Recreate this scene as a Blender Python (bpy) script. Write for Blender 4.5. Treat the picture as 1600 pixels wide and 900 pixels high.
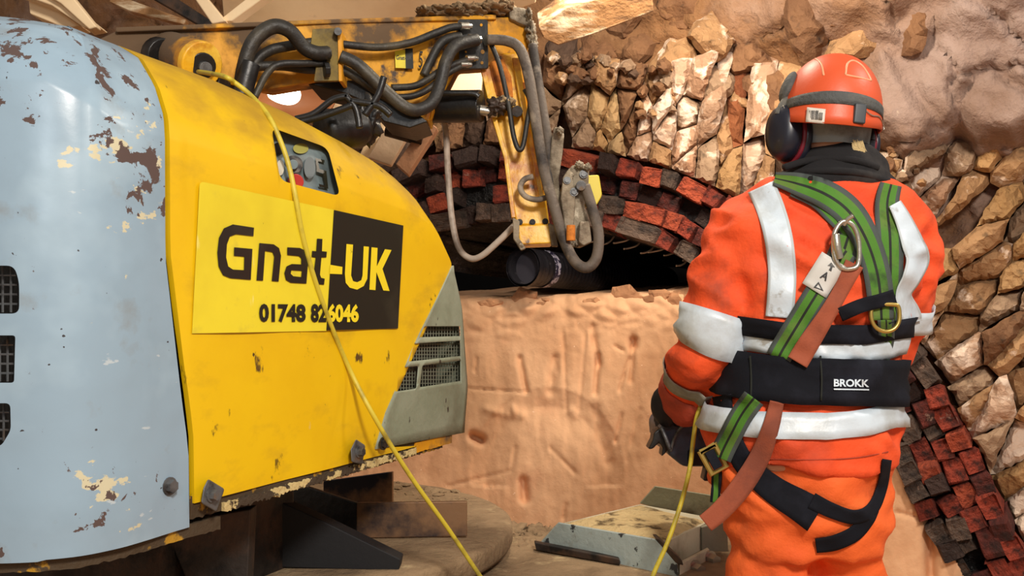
import bpy, bmesh, math, random
import numpy as np
from mathutils import Vector, Matrix, noise
from mathutils.bvhtree import BVHTree
for _o in list(bpy.data.objects): bpy.data.objects.remove(_o)
SC = bpy.context.scene
C = SC.collection
random.seed(7)
# ------------------------------------------------------------------ camera
F_PX = 1385.0; EYE = 1.32; HOR = 500.0
_cd = bpy.data.cameras.new('camera'); CAM = bpy.data.objects.new('camera', _cd); C.objects.link(CAM)
_cd.sensor_width = 36; _cd.lens = 36*F_PX/1600; _cd.shift_y = (HOR-450)/1600
_cd.clip_start = 0.02; _cd.clip_end = 100
CAM.location = (0, 0, EYE); CAM.rotation_euler = (math.pi/2, 0, 0)
SC.camera = CAM
# ------------------------------------------------------------------ world and lights
W = bpy.data.worlds.new('world'); SC.world = W; W.use_nodes = True
W.node_tree.nodes['Background'].inputs[0].default_value = (0.80, 0.70, 0.60, 1)
W.node_tree.nodes['Background'].inputs[1].default_value = 0.46
SC.view_settings.view_transform = 'Standard'; SC.view_settings.look = 'None'
SC.view_settings.exposure = 0.0; SC.view_settings.gamma = 1.0
SC.view_settings.use_curve_mapping = False
def area(name, loc, target, size, power, col):
    l = bpy.data.lights.new(name, 'AREA'); l.shape = 'DISK'; l.size = size; l.energy = power; l.color = col
    o = bpy.data.objects.new(name, l); C.objects.link(o); o.location = loc
    o.rotation_euler = (Vector(target)-Vector(loc)).to_track_quat('-Z', 'Y').to_euler()
    return o
area('site_floodlight', (0.75, -0.9, 2.9), (0.5, 3.4, 1.2), 0.5, 104, (1.0, 0.91, 0.81))
area('site_floodlight', (-0.35, -0.9, 2.15), (-0.5, 1.5, 1.4), 0.3, 6.5, (0.86, 0.94, 1.0))
area('site_floodlight', (2.3, 1.7, 3.2), (1.0, 2.2, 1.4), 0.35, 19, (1.0, 0.92, 0.82))
area('site_floodlight', (0.40, 2.45, 2.65), (0.75, 3.7, 1.25), 0.3, 32, (1.0, 0.86, 0.68))
# ------------------------------------------------------------------ helpers
def P(px, py, Y): return Vector(((px-800)/F_PX*Y, Y, EYE-(py-HOR)/F_PX*Y))
def Rm(px, Y): return px/F_PX*Y                       # pixels to metres at a depth
def FY(px, d=0.0): return (3.79+d)/(1+0.48*(px-800)/F_PX)
def FP(px, py, d=0.0): return P(px, py, FY(px, d))     # a point of the tunnel face, d metres set back
def lin(c):
    return tuple(((x/255)/12.92 if x/255 <= 0.04045 else ((x/255+0.055)/1.055)**2.4) for x in c[:3])+(1,)
def nz(x, y, z=0.0, s=1.0): return noise.noise(Vector((x*s, y*s, z*s)))
def fbm(x, y, z=0.0, s=1.0, o=4):
    v = 0; a = 1; t = 0
    for i in range(o): v += a*noise.noise(Vector((x*s, y*s, z*s+i*7.3))); t += a; a *= .5; s *= 2.03
    return v/t
def cr(pts, n=8, closed=False):
    """Catmull-Rom through points of any dimension"""
    pts = [tuple(p) for p in pts]; N = len(pts); out = []
    rng = range(N) if closed else range(N-1)
    g = (lambda i: pts[i % N]) if closed else (lambda i: pts[max(0, min(N-1, i))])
    for i in rng:
        a, b, c, d = g(i-1), g(i), g(i+1), g(i+2)
        for k in range(n):
            t = k/n
            out.append(tuple(0.5*((2*b[j])+(-a[j]+c[j])*t+(2*a[j]-5*b[j]+4*c[j]-d[j])*t*t+(-a[j]+3*b[j]-3*c[j]+d[j])*t**3) for j in range(len(b))))
    if not closed: out.append(pts[-1])
    return out
def tag(o, label=None, cat=None, group=None, kind=None):
    if label: o['label'] = label
    if cat: o['category'] = cat
    if group: o['group'] = group
    if kind: o['kind'] = kind
    return o
def thing(name, label, cat, loc=(0, 0, 0), group=None):
    o = bpy.data.objects.new(name, None); C.objects.link(o); o.location = loc; o.empty_display_size = .05
    return tag(o, label, cat, group)
def link(name, me, m=None, parent=None, label=None, smooth=False):
    o = bpy.data.objects.new(name, me); C.objects.link(o)
    if m is not None and not me.materials: me.materials.append(m)
    if smooth:
        for p in me.polygons: p.use_smooth = True
    if parent is not None:
        o.parent = parent; o.matrix_parent_inverse = Matrix.Translation(-par_loc(parent))
    if label: o['label'] = label
    return o
def par_loc(p):
    return Vector(p.location) if p.parent is None else Vector((0, 0, 0))
def mesh(name, V, Fc, m=None, parent=None, label=None, smooth=False, fix=True):
    me = bpy.data.meshes.new(name); me.from_pydata([tuple(v) for v in V], [], Fc); me.update()
    if fix:
        bm = bmesh.new(); bm.from_mesh(me); bmesh.ops.recalc_face_normals(bm, faces=bm.faces); bm.to_mesh(me); bm.free()
    return link(name, me, m, parent, label, smooth)
def from_bm(name, bm, m=None, parent=None, label=None, smooth=False):
    bmesh.ops.recalc_face_normals(bm, faces=bm.faces)
    me = bpy.data.meshes.new(name); bm.to_mesh(me); bm.free()
    return link(name, me, m, parent, label, smooth)
def bake(o):
    """turn an object's modifiers into plain mesh"""
    dg = bpy.context.evaluated_depsgraph_get(); dg.update()
    me = bpy.data.meshes.new_from_object(o.evaluated_get(dg)); o.modifiers.clear(); o.data = me
    return o
def wear(o, bev=0.002, seg=2, ang=35):
    b = o.modifiers.new('bevel', 'BEVEL'); b.width = bev; b.segments = seg; b.limit_method = 'ANGLE'; b.angle_limit = math.radians(ang)
    for p in o.data.polygons: p.use_smooth = True
    e = o.modifiers.new('wn', 'WEIGHTED_NORMAL'); return o
def tube_bm(bm, pts, r, seg=10, cap=True, flat=None):
    pts = [Vector(p) for p in pts]; n = len(pts)
    rs = r if isinstance(r, (list, tuple)) else [r]*n
    T = [(pts[min(i+1, n-1)]-pts[max(i-1, 0)]).normalized() for i in range(n)]
    up = Vector((0, 0, 1)) if abs(T[0].z) < .9 else Vector((1, 0, 0))
    N = (up-T[0]*up.dot(T[0])).normalized(); rings = []
    for i in range(n):
        if i:
            q = T[i-1].rotation_difference(T[i]); N = (q @ N); N = (N-T[i]*N.dot(T[i])).normalized()
        B = T[i].cross(N)
        fx, fy = (1, 1) if flat is None else flat
        rings.append([bm.verts.new(pts[i]+(N*math.cos(2*math.pi*k/seg)*fx+B*math.sin(2*math.pi*k/seg)*fy)*rs[i]) for k in range(seg)])
    for a, b in zip(rings, rings[1:]):
        for k in range(seg): bm.faces.new((a[k], a[(k+1) % seg], b[(k+1) % seg], b[k]))
    if cap:
        bm.faces.new(rings[0][::-1]); bm.faces.new(rings[-1])
    return bm
def hose(name, pxs, rpx, m, parent=None, label=None, n=8, seg=10, noise_amp=0):
    """a hose through (px,py,Y) points"""
    w = [P(*p) for p in pxs]; w = cr([tuple(v) for v in w], n)
    Ym = sum(p[2] for p in pxs)/len(pxs)
    bm = tube_bm(bmesh.new(), w, Rm(rpx, Ym), seg)
    return from_bm(name, bm, m, parent, label, True)
def tube(name, pts, r, m, parent=None, label=None, n=8, seg=10):
    w = cr([tuple(v) for v in pts], n) if n > 1 else pts
    return from_bm(name, tube_bm(bmesh.new(), w, r, seg), m, parent, label, True)
def prism(name, poly, Y, th, m, parent=None, label=None, bev=0.003, dirv=None):
    """pixel outline at depth Y (number, or function of px,py), th metres thick going back"""
    yf = Y if callable(Y) else (lambda a, b: Y)
    V = [P(a, b, yf(a, b)) for a, b in poly]; n = len(V)
    d = Vector(dirv) if dirv else Vector((0, 1, 0))
    V2 = [v+d*th for v in V]
    o = mesh(name, V+V2, [list(range(n)), list(range(2*n-1, n-1, -1))]+[(i, i+n, (i+1) % n+n, (i+1) % n) for i in range(n)], m, parent, label)
    if bev: wear(o, bev)
    return o
def box(name, c, s, m, parent=None, label=None, bev=0.003, rot=None):
    bm = bmesh.new(); bmesh.ops.create_cube(bm, size=1)
    M = Matrix.Translation(c) @ (rot.to_4x4() if rot is not None else Matrix()) @ Matrix.Diagonal((s[0], s[1], s[2], 1))
    bmesh.ops.transform(bm, matrix=M, verts=bm.verts)
    o = from_bm(name, bm, m, parent, label)
    if bev: wear(o, bev)
    return o
def cyl(name, a, b, r, m, parent=None, label=None, seg=20, r2=None, bev=0.0):
    bm = tube_bm(bmesh.new(), [a, b], [r, r if r2 is None else r2], seg)
    o = from_bm(name, bm, m, parent, label)
    wear(o, bev or r*0.08, 2, 40); return o
def bolt(name, c, nrm, r, m, parent, h=None):
    """washer and hexagon head"""
    nrm = Vector(nrm).normalized(); c = Vector(c); h = h or r*.7
    bm = bmesh.new(); tube_bm(bm, [c-nrm*0.002, c+nrm*h*.25], r*1.35, 16); tube_bm(bm, [c+nrm*h*.25, c+nrm*h], [r, r*.95], 6)
    return from_bm(name, bm, m, parent)
# ------------------------------------------------------------------ materials
def mat(name, col, rough=.6, metal=0.0, layers=(), bump=(), tint=0.0, spec=0.5, coord='Object', emit=0):
    """layers: dict(c,s,lo,hi[,r][,m][,st=(x,y,z)][,mask=[(x,y,z,r)..],k][,d])  bump: (scale,strength,detail)"""
    m = bpy.data.materials.new(name); m.use_nodes = True; nt = m.node_tree; N = nt.nodes; L = nt.links
    b = N['Principled BSDF']; tc = N.new('ShaderNodeTexCoord').outputs[coord]
    b.inputs['Metallic'].default_value = metal; b.inputs['Roughness'].default_value = rough
    b.inputs['Specular IOR Level'].default_value = spec
    def rgb(c):
        n = N.new('ShaderNodeRGB'); n.outputs[0].default_value = lin(c); return n.outputs[0]
    cc = rgb(col); rr = None; mm = None
    def vec(st):
        if not st: return tc
        n = N.new('ShaderNodeMapping'); n.inputs['Scale'].default_value = st; L.new(tc, n.inputs[0]); return n.outputs[0]
    def nzt(s, d, st=None, ds=0.0):
        n = N.new('ShaderNodeTexNoise'); n.inputs['Scale'].default_value = s; n.inputs['Detail'].default_value = d
        n.inputs['Distortion'].default_value = ds; n.inputs['Roughness'].default_value = .6
        L.new(vec(st), n.inputs['Vector']); return n.outputs['Fac']
    def mathn(op, a, bb):
        n = N.new('ShaderNodeMath'); n.operation = op
        for i, v in enumerate((a, bb)):
            if isinstance(v, (int, float)): n.inputs[i].default_value = v
            else: L.new(v, n.inputs[i])
        return n.outputs[0]
    _tc0 = tc; _geo = N.new('ShaderNodeNewGeometry').outputs['Position']
    for l in layers:
        tc = _geo if l.get('w') else _tc0
        f = nzt(l['s'], l.get('d', 4), l.get('st'), l.get('ds', 0.0))
        if 'mask' in l:
            mx = None
            for (x, y, z, r) in l['mask']:
                vd = N.new('ShaderNodeVectorMath'); vd.operation = 'DISTANCE'; L.new(tc, vd.inputs[0]); vd.inputs[1].default_value = (x, y, z)
                q = mathn('SUBTRACT', 1.0, mathn('DIVIDE', vd.outputs['Value'], r))
                q.node.use_clamp = True
                mx = q if mx is None else mathn('MAXIMUM', mx, q)
            f = mathn('ADD', f, mathn('MULTIPLY', mx, l.get('k', .3)))
        mr = N.new('ShaderNodeMapRange'); mr.inputs[1].default_value = l['lo']; mr.inputs[2].default_value = l['hi']
        mr.inputs[4].default_value = l.get('a', 1.0); L.new(f, mr.inputs[0]); fo = mr.outputs[0]
        mix = N.new('ShaderNodeMix'); mix.data_type = 'RGBA'; L.new(fo, mix.inputs[0]); L.new(cc, mix.inputs[6]); L.new(rgb(l['c']), mix.inputs[7]); cc = mix.outputs[2]
        for key, base, cur in (('r', rough, 'rr'), ('m', metal, 'mm')):
            if key in l:
                mx2 = N.new('ShaderNodeMix'); L.new(fo, mx2.inputs[0])
                prev = rr if key == 'r' else mm
                if prev is None: mx2.inputs[2].default_value = base
                else: L.new(prev, mx2.inputs[2])
                mx2.inputs[3].default_value = l[key]
                if key == 'r': rr = mx2.outputs[0]
                else: mm = mx2.outputs[0]
    if tint:
        oi = N.new('ShaderNodeObjectInfo'); hs = N.new('ShaderNodeHueSaturation')
        mr = N.new('ShaderNodeMapRange'); mr.inputs[3].default_value = 1-tint; mr.inputs[4].default_value = 1+tint
        L.new(oi.outputs['Random'], mr.inputs[0]); L.new(mr.outputs[0], hs.inputs['Value']); L.new(cc, hs.inputs['Color']); cc = hs.outputs[0]
    L.new(cc, b.inputs['Base Color'])
    if rr is not None: L.new(rr, b.inputs['Roughness'])
    if mm is not None: L.new(mm, b.inputs['Metallic'])
    tc = _tc0; prev = None
    for bp in bump:
        bn = N.new('ShaderNodeBump'); bn.inputs['Strength'].default_value = bp[1]; bn.inputs['Distance'].default_value = bp[3] if len(bp) > 3 else 0.01
        L.new(nzt(bp[0], bp[2] if len(bp) > 2 else 5), bn.inputs['Height'])
        if prev: L.new(prev, bn.inputs['Normal'])
        prev = bn.outputs[0]
    if prev: L.new(prev, b.inputs['Normal'])
    if emit: b.inputs['Emission Color'].default_value = lin(col); b.inputs['Emission Strength'].default_value = emit
    return m
M = {}
M['mortar'] = mat('mortar', (58, 46, 40), .95, layers=[dict(c=(110, 92, 78), s=14, lo=.5, hi=.7)], bump=[(30, .8, 6, .02)])
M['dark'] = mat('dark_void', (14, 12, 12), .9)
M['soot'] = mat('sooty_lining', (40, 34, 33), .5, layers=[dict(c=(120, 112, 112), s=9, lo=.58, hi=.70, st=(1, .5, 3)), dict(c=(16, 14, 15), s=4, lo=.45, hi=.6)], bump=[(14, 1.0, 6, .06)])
# ------------------------------------------------------------------ brick arch curve (outer edge) and its thickness in pixels
ARC = cr([(560, 330), (600, 292), (640, 264), (700, 243), (790, 232), (880, 235), (960, 247), (1040, 268), (1110, 296), (1200, 345), (1290, 408), (1370, 475), (1440, 548), (1492, 640), (1540, 735), (1588, 830), (1640, 945), (1690, 1080)], 10)
def arc_eval(s):
    """point and inward normal at fraction s of the length"""
    i = min(int(s*(len(ARC)-1)), len(ARC)-2); f = s*(len(ARC)-1)-i
    a, b = ARC[i], ARC[i+1]
    p = (a[0]+(b[0]-a[0])*f, a[1]+(b[1]-a[1])*f)
    i0 = max(0, i-3); i1 = min(len(ARC)-1, i+4)
    tx, ty = ARC[i1][0]-ARC[i0][0], ARC[i1][1]-ARC[i0][1]; l = math.hypot(tx, ty)
    return p, (-ty/l, tx/l), (tx/l, ty/l)
_cum = [0]
for a, b in zip(ARC, ARC[1:]): _cum.append(_cum[-1]+math.hypot(b[0]-a[0], b[1]-a[1]))
LARC = _cum[-1]
def arc_len(d):
    i = 0
    j = int(np.searchsorted(_cum, d))-1; j = max(0, min(len(_cum)-2, j))
    return (j+(d-_cum[j])/(_cum[j+1]-_cum[j]))/(len(ARC)-1)
def inside_arch(x, y, pad=0):
    """True below / within the outer curve"""
    poly = ARC+[(1690, 2000), (560, 2000)]
    c = False; n = len(poly)
    for i in range(n):
        x1, y1 = poly[i]; x2, y2 = poly[(i+1) % n]
        if (y1 > y) != (y2 > y) and x < (x2-x1)*(y-y1)/(y2-y1)+x1: c = not c
    return c
_ARN = np.array(ARC)
def arc_dist(x, y): return float(np.sqrt(((_ARN-np.array([x, y]))**2).sum(1).min()))
def push_out(x, y, m=6):
    if not inside_arch(x, y): return (x, y)
    k = min(range(len(ARC)), key=lambda i: (ARC[i][0]-x)**2+(ARC[i][1]-y)**2)
    p, nrm, t = arc_eval(min(.9999, k/(len(ARC)-1)))
    return (p[0]-nrm[0]*m, p[1]-nrm[1]*m)
# ------------------------------------------------------------------ materials of the ground
lime = lambda lo=.60: dict(c=(222, 200, 180), s=7, lo=lo, hi=lo+.07, d=7, ds=.6)
def stone_mat(n, c, c2, lo=.60, t=.14):
    return mat(n, c, .85, layers=[dict(c=c2, s=5, lo=.4, hi=.65, d=5), dict(c=tuple(int(v*.5) for v in c), s=16, lo=.60, hi=.75, d=6), lime(lo)], bump=[(11, .9, 8, .03), (60, .5, 4, .006)], tint=t)
SM = dict(
    grey=stone_mat('stone_grey_brown', (134, 108, 84), (160, 134, 108), .56),
    pink=stone_mat('stone_pinkish', (156, 118, 90), (182, 148, 120), .50),
    cream=stone_mat('stone_cream', (184, 152, 108), (166, 130, 88), .66),
    ochre=stone_mat('stone_ochre', (160, 122, 76), (180, 142, 98), .68),
    brown=stone_mat('stone_brown', (108, 74, 48), (136, 98, 66), .68),
    rust=stone_mat('stone_rust', (120, 62, 30), (150, 90, 52), .8),
    tan=stone_mat('stone_tan', (148, 112, 76), (170, 132, 92), .57),
    white=stone_mat('stone_limewashed', (200, 172, 148), (172, 136, 110), .44),
    dark=stone_mat('stone_dark', (76, 56, 44), (100, 76, 58), .74))
M['rock'] = mat('massive_rock', (104, 72, 46), .9, layers=[dict(c=(142, 102, 66), s=1.8, lo=.4, hi=.62, d=6), dict(c=(150, 114, 80), s=6, lo=.56, hi=.72, d=8), dict(c=(78, 52, 34), s=9, lo=.58, hi=.72, d=8),
    dict(c=(160, 138, 128), s=3.0, lo=.50, hi=.95, d=8, mask=[FP(1620, 40, -.3)[:]+(.85,), FP(1480, 110, -.3)[:]+(.45,)], k=.5), dict(c=(218, 196, 172), s=9, lo=.70, hi=.76, d=8)], bump=[(6, .8, 9, .06), (40, .6, 6, .01)])
M['earth'] = mat('sandy_earth', (220, 174, 134), .95, layers=[dict(c=(200, 150, 110), s=2.2, lo=.42, hi=.66, d=7), dict(c=(224, 172, 132), s=6, lo=.55, hi=.75, d=6), dict(c=(150, 100, 68), s=9, lo=.66, hi=.78, d=6, st=(1, 1, .35)), dict(c=(236, 200, 168), s=60, lo=.72, hi=.76, d=2)], bump=[(18, .35, 7, .012), (90, .25, 3, .004)])
M['clod'] = mat('dry_clod', (186, 136, 98), .95, layers=[dict(c=(150, 106, 74), s=6, lo=.45, hi=.65)], bump=[(30, .5, 6, .008)], tint=.12)
BR = [mat('brick_red', (168, 66, 44), .9, layers=[dict(c=(96, 38, 28), s=1.6, lo=.45, hi=.62, d=6), dict(c=(48, 32, 30), s=1.1, lo=.60, hi=.68, d=6), dict(c=(205, 170, 150), s=2.4, lo=.70, hi=.76), dict(c=(44, 30, 28), s=4.5, lo=.57, hi=.66, d=7, w=1, a=.8), dict(c=(196, 160, 140), s=9, lo=.66, hi=.70, d=7, w=1, a=.8)], bump=[(3.2, .9, 7, .10)], tint=.22),
      mat('brick_orange', (190, 84, 52), .9, layers=[dict(c=(130, 50, 34), s=1.6, lo=.48, hi=.66, d=6), dict(c=(60, 40, 36), s=1.3, lo=.62, hi=.70, d=6), dict(c=(44, 30, 28), s=4.5, lo=.57, hi=.66, d=7, w=1, a=.8), dict(c=(196, 160, 140), s=9, lo=.66, hi=.70, d=7, w=1, a=.8)], bump=[(3.2, .9, 7, .10)], tint=.15),
      mat('brick_dark', (116, 46, 36), .9, layers=[dict(c=(52, 28, 26), s=1.2, lo=.45, hi=.65, d=6), dict(c=(130, 100, 88), s=2.4, lo=.66, hi=.74), dict(c=(44, 30, 28), s=4.5, lo=.57, hi=.66, d=7, w=1, a=.8), dict(c=(196, 160, 140), s=9, lo=.66, hi=.70, d=7, w=1, a=.8)], bump=[(3.2, .9, 7, .10)], tint=.22),
      mat('brick_grey', (118, 96, 82), .9, layers=[dict(c=(64, 54, 50), s=1.5, lo=.45, hi=.65, d=6), dict(c=(190, 170, 156), s=2.0, lo=.66, hi=.74), dict(c=(44, 30, 28), s=4.5, lo=.57, hi=.66, d=7, w=1, a=.8), dict(c=(196, 160, 140), s=9, lo=.66, hi=.70, d=7, w=1, a=.8)], bump=[(3.2, .9, 7, .10)], tint=.22),
      mat('brick_soot', (64, 44, 38), .8, layers=[dict(c=(78, 62, 56), s=1.5, lo=.55, hi=.7, d=6), dict(c=(44, 30, 28), s=4.5, lo=.57, hi=.66, d=7, w=1, a=.8), dict(c=(196, 160, 140), s=9, lo=.66, hi=.70, d=7, w=1, a=.8)], bump=[(3.2, .9, 7, .10)], tint=.25),
      mat('brick_limed', (204, 168, 148), .9, layers=[dict(c=(150, 90, 66), s=1.5, lo=.5, hi=.65, d=6), dict(c=(44, 30, 28), s=4.5, lo=.57, hi=.66, d=7, w=1, a=.8), dict(c=(196, 160, 140), s=9, lo=.66, hi=.70, d=7, w=1, a=.8)], bump=[(3.2, .9, 7, .10)], tint=.12)]
# ------------------------------------------------------------------ the arch: bricks as pieces of the tunnel lining
arch = thing('brick_tunnel_arch', 'broken ring of red and sooty bricks around the dark void in the tunnel face', 'arch', FP(900, 300, .1)[:])
RING = 4
def arch_thick(s_px):                      # band thickness along the length
    return 116 if s_px < 700 else 116+min(1, (s_px-700)/500)*6
# lining barrel running back behind the bricks, with a mortar band on the broken edge
V = []; Fc = []; ns = 150
for i in range(ns+1):
    s = i/ns*.9999; p, n, t = arc_eval(s); th = arch_thick(s*LARC)
    jit = 3*fbm(i*.3, 1.7)
    for k, (off, d) in enumerate(((2, .1), (th-4+jit, .055), (th+jit, .16), (th+2*jit, .6), (th, 1.2), (th, 1.9), (th, 2.6))):
        x, y = p[0]+n[0]*off, p[1]+n[1]*off
        v = FP(x, y, 0); dv = Vector((.43, .9, -.02)) if k > 1 else Vector((.2, 1, 0))
        v = v+dv*d+Vector((0, 0, .03*fbm(i*.2, k*2.0, 3)*(k > 2)))
        V.append(v)
for i in range(ns):
    for k in range(6): a = i*7+k; Fc.append((a, a+1, a+8, a+7))
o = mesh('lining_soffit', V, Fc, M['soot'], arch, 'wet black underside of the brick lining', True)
rnd = random.Random(11); brick_meshes = []
def brick_mesh(seed, w, h, dep):
    r = random.Random(seed); bm = bmesh.new(); bmesh.ops.create_cube(bm, size=1)
    bmesh.ops.bevel(bm, geom=bm.edges[:], offset=.06, segments=1, affect='EDGES')
    for v in bm.verts:
        v.co += Vector((r.uniform(-.07, .07), r.uniform(-.10, .10), r.uniform(-.07, .07)))
        v.co.x *= w; v.co.y *= dep; v.co.z *= h
    me = bpy.data.meshes.new('brick'); bm.to_mesh(me); bm.free(); return me
BWpx = 32; cnt = 0
base_m = {}
for ring in range(RING):
    d = rnd.uniform(0, 25)
    while d < LARC-40:
        wpx = BWpx*rnd.uniform(.82, 1.25)*(1.7 if rnd.random() < .12 else 1)
        s = arc_len(d+wpx/2); p, n, t = arc_eval(min(.9999, s)); th = arch_thick(d)/RING
        off = (ring+.5)*th; x, y = p[0]+n[0]*off, p[1]+n[1]*off
        d += wpx+1.6
        if (x > 1640 or y > 960) or (x < 600): continue
        u = rnd.random(); nb = fbm(x*.01, y*.01, 5)
        if ring == 3: mi = 3 if u < .62 else (4 if u < .85 else 0)
        elif ring == 0 and x < 1200: mi = 0 if u < .4 else 1 if u < .62 else 3 if u < .8 else 4
        elif ring == 1 and x < 1200 and x > 850: mi = 2 if u < .55 else 4 if u < .7 else 0
        elif x < 1200: mi = 0 if u < .32 else 1 if u < .55 else 2 if u < .72 else 4 if u < .86 else 5 if u < .92 else 3
        else: mi = 0 if u < .42 else 2 if u < .68 else 4 if u < .76 else 1 if u < .88 else 3
        if x < 800 and rnd.random() < .4: mi = rnd.choice((4, 2, 4, 3))
        if rnd.random() < .05: continue
        w = Rm(wpx, FY(x)); h = Rm(th-1.2, FY(x)); key = (mi, rnd.randrange(4))
        if key not in base_m:
            me = brick_mesh(len(base_m)*3+5, 1, 1, 1); me.materials.append(BR[mi]); base_m[key] = me
        o = bpy.data.objects.new('brick', base_m[key]); C.objects.link(o); cnt += 1
        c = FP(x, y, .06+rnd.uniform(-.045, .04)+(.05 if ring == 1 and x < 1150 else 0))
        tx = (FP(x+t[0]*20, y+t[1]*20)-FP(x-t[0]*20, y-t[1]*20)).normalized()
        zz = (FP(x-n[0]*20, y-n[1]*20)-FP(x+n[0]*20, y+n[1]*20)).normalized()
        yy = zz.cross(tx).normalized(); zz = tx.cross(yy)
        R = Matrix((tx, yy, zz)).transposed().to_4x4() @ Matrix.Rotation(rnd.uniform(-.13, .13), 4, 'Y') @ Matrix.Rotation(rnd.uniform(-.22, .22), 4, 'Z') @ Matrix.Rotation(rnd.uniform(-.15, .15), 4, 'X')
        o.matrix_world = Matrix.Translation(c) @ R @ Matrix.Diagonal((w*.95, .15, h*.96, 1))
        mw = o.matrix_world.copy(); o.parent = arch; o.matrix_parent_inverse = Matrix.Translation(-Vector(arch.location)); o.matrix_world = mw
        o.matrix_basis = mw
# ------------------------------------------------------------------ massive rock face behind and above
def rock_d(px, py):
    n = fbm(px*.004, py*.004, 2, 1, 5); n2 = abs(fbm(px*.011, py*.011, 8, 1, 4)); cl = noise.voronoi(Vector((px*.008, py*.010, 0)))[0]
    stoneA = 1 if (820 < px < 1240 and py > 110-(px-820)*.02) else 0
    n3 = fbm(px*.002+py*.0035, py*.002, 22, 1, 3); d = .10+.09*n-.07*n2+.14*n3-.02*(cl[1]-cl[0])+.02*fbm(px*.03, py*.03, 31, 1, 4)
    up = max(0, min(1, (285-py+(px-1250)*-.05+70*fbm(px*.008, 9, 2))/110)); up = up*up*(3-2*up); rt = max(0, min(1, (px-1180)/200))
    bul = up*rt; d -= .36*bul*(0.5+.5*max(0, min(1, (px-1200)/400)))
    w_ = 60*fbm(px*.012, 3, 1); low = max(0, min(1, (py-70+w_)/110))
    d += (.08*low)*max(0, min(1, (1300-px)/120))+.24*(1-up)*max(0, min(1, (px-1180)/120))*max(0, min(1, (py-170+w_)/120))*.45
    ck = noise.voronoi(Vector((px*.0085+.5*fbm(px*.01, py*.01, 1), py*.011+.5*fbm(px*.01, py*.01, 6), 2)))[0]; d += .05*max(0, 1-(ck[1]-ck[0])*9)+.05*(noise.cell(Vector((px*.006, py*.008, 1)))-.5)*0
    ad = arc_dist(px, py) if 560 < px < 1700 and py > 150 else 999
    if ad < 90: d = max(d, .20+.08*(1-ad/90))
    d -= .0009*max(0, 60-py)           # the roof leans over towards us
    return d
V = []; Fc = []; idx = {}; nx, ny = 380, 240
X0, X1, Y0, Y1 = -600, 2000, -600, 1100
def gx(i): return X0+(X1-X0)*i/nx
def gy(j): return Y0+(Y1-Y0)*j/ny
for j in range(ny+1):
    for i in range(nx+1):
        x, y = gx(i), gy(j)
        V.append(FP(x, y, rock_d(x, y)+.05))
for j in range(ny):
    for i in range(nx):
        xc, yc = gx(i+.5), gy(j+.5)
        if inside_arch(xc-8, yc-30) and inside_arch(xc, yc-30): continue
        a = j*(nx+1)+i; Fc.append((a, a+1, a+nx+2, a+nx+1))
wf = mesh('wall_back', V, Fc, M['rock'], smooth=True, fix=False); tag(wf, kind='structure')
# ------------------------------------------------------------------ individual stones (Voronoi cells with their own depth)
def clip(poly, a, b, c):                   # keep a*x+b*y<=c
    out = []
    for i in range(len(poly)):
        p, q = poly[i], poly[(i+1) % len(poly)]
        fp, fq = a*p[0]+b*p[1]-c, a*q[0]+b*q[1]-c
        if fp <= 0: out.append(p)
        if fp*fq < 0:
            t = fp/(fp-fq); out.append((p[0]+(q[0]-p[0])*t, p[1]+(q[1]-p[1])*t))
    return out
def cells(seeds, bounds, ang, ratio):
    ca, sa = math.cos(ang), math.sin(ang)
    fw = lambda x, y: ((x*ca+y*sa)/ratio, -x*sa+y*ca)
    bw = lambda u, v: (u*ratio*ca-v*sa, u*ratio*sa+v*ca)
    S = [fw(*s[:2]) for s in seeds]; B = [fw(*b) for b in bounds]; res = []
    for i, s in enumerate(S):
        poly = B[:]
        for j, q in enumerate(S):
            if i == j: continue
            dx, dy = q[0]-s[0], q[1]-s[1]
            if dx*dx+dy*dy > 62500: continue
            poly = clip(poly, dx, dy, (q[0]**2+q[1]**2-s[0]**2-s[1]**2)/2)
            if len(poly) < 3: break
        res.append([bw(*p) for p in poly] if len(poly) >= 3 else None)
    return res
from mathutils.geometry import delaunay_2d_cdt
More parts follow.
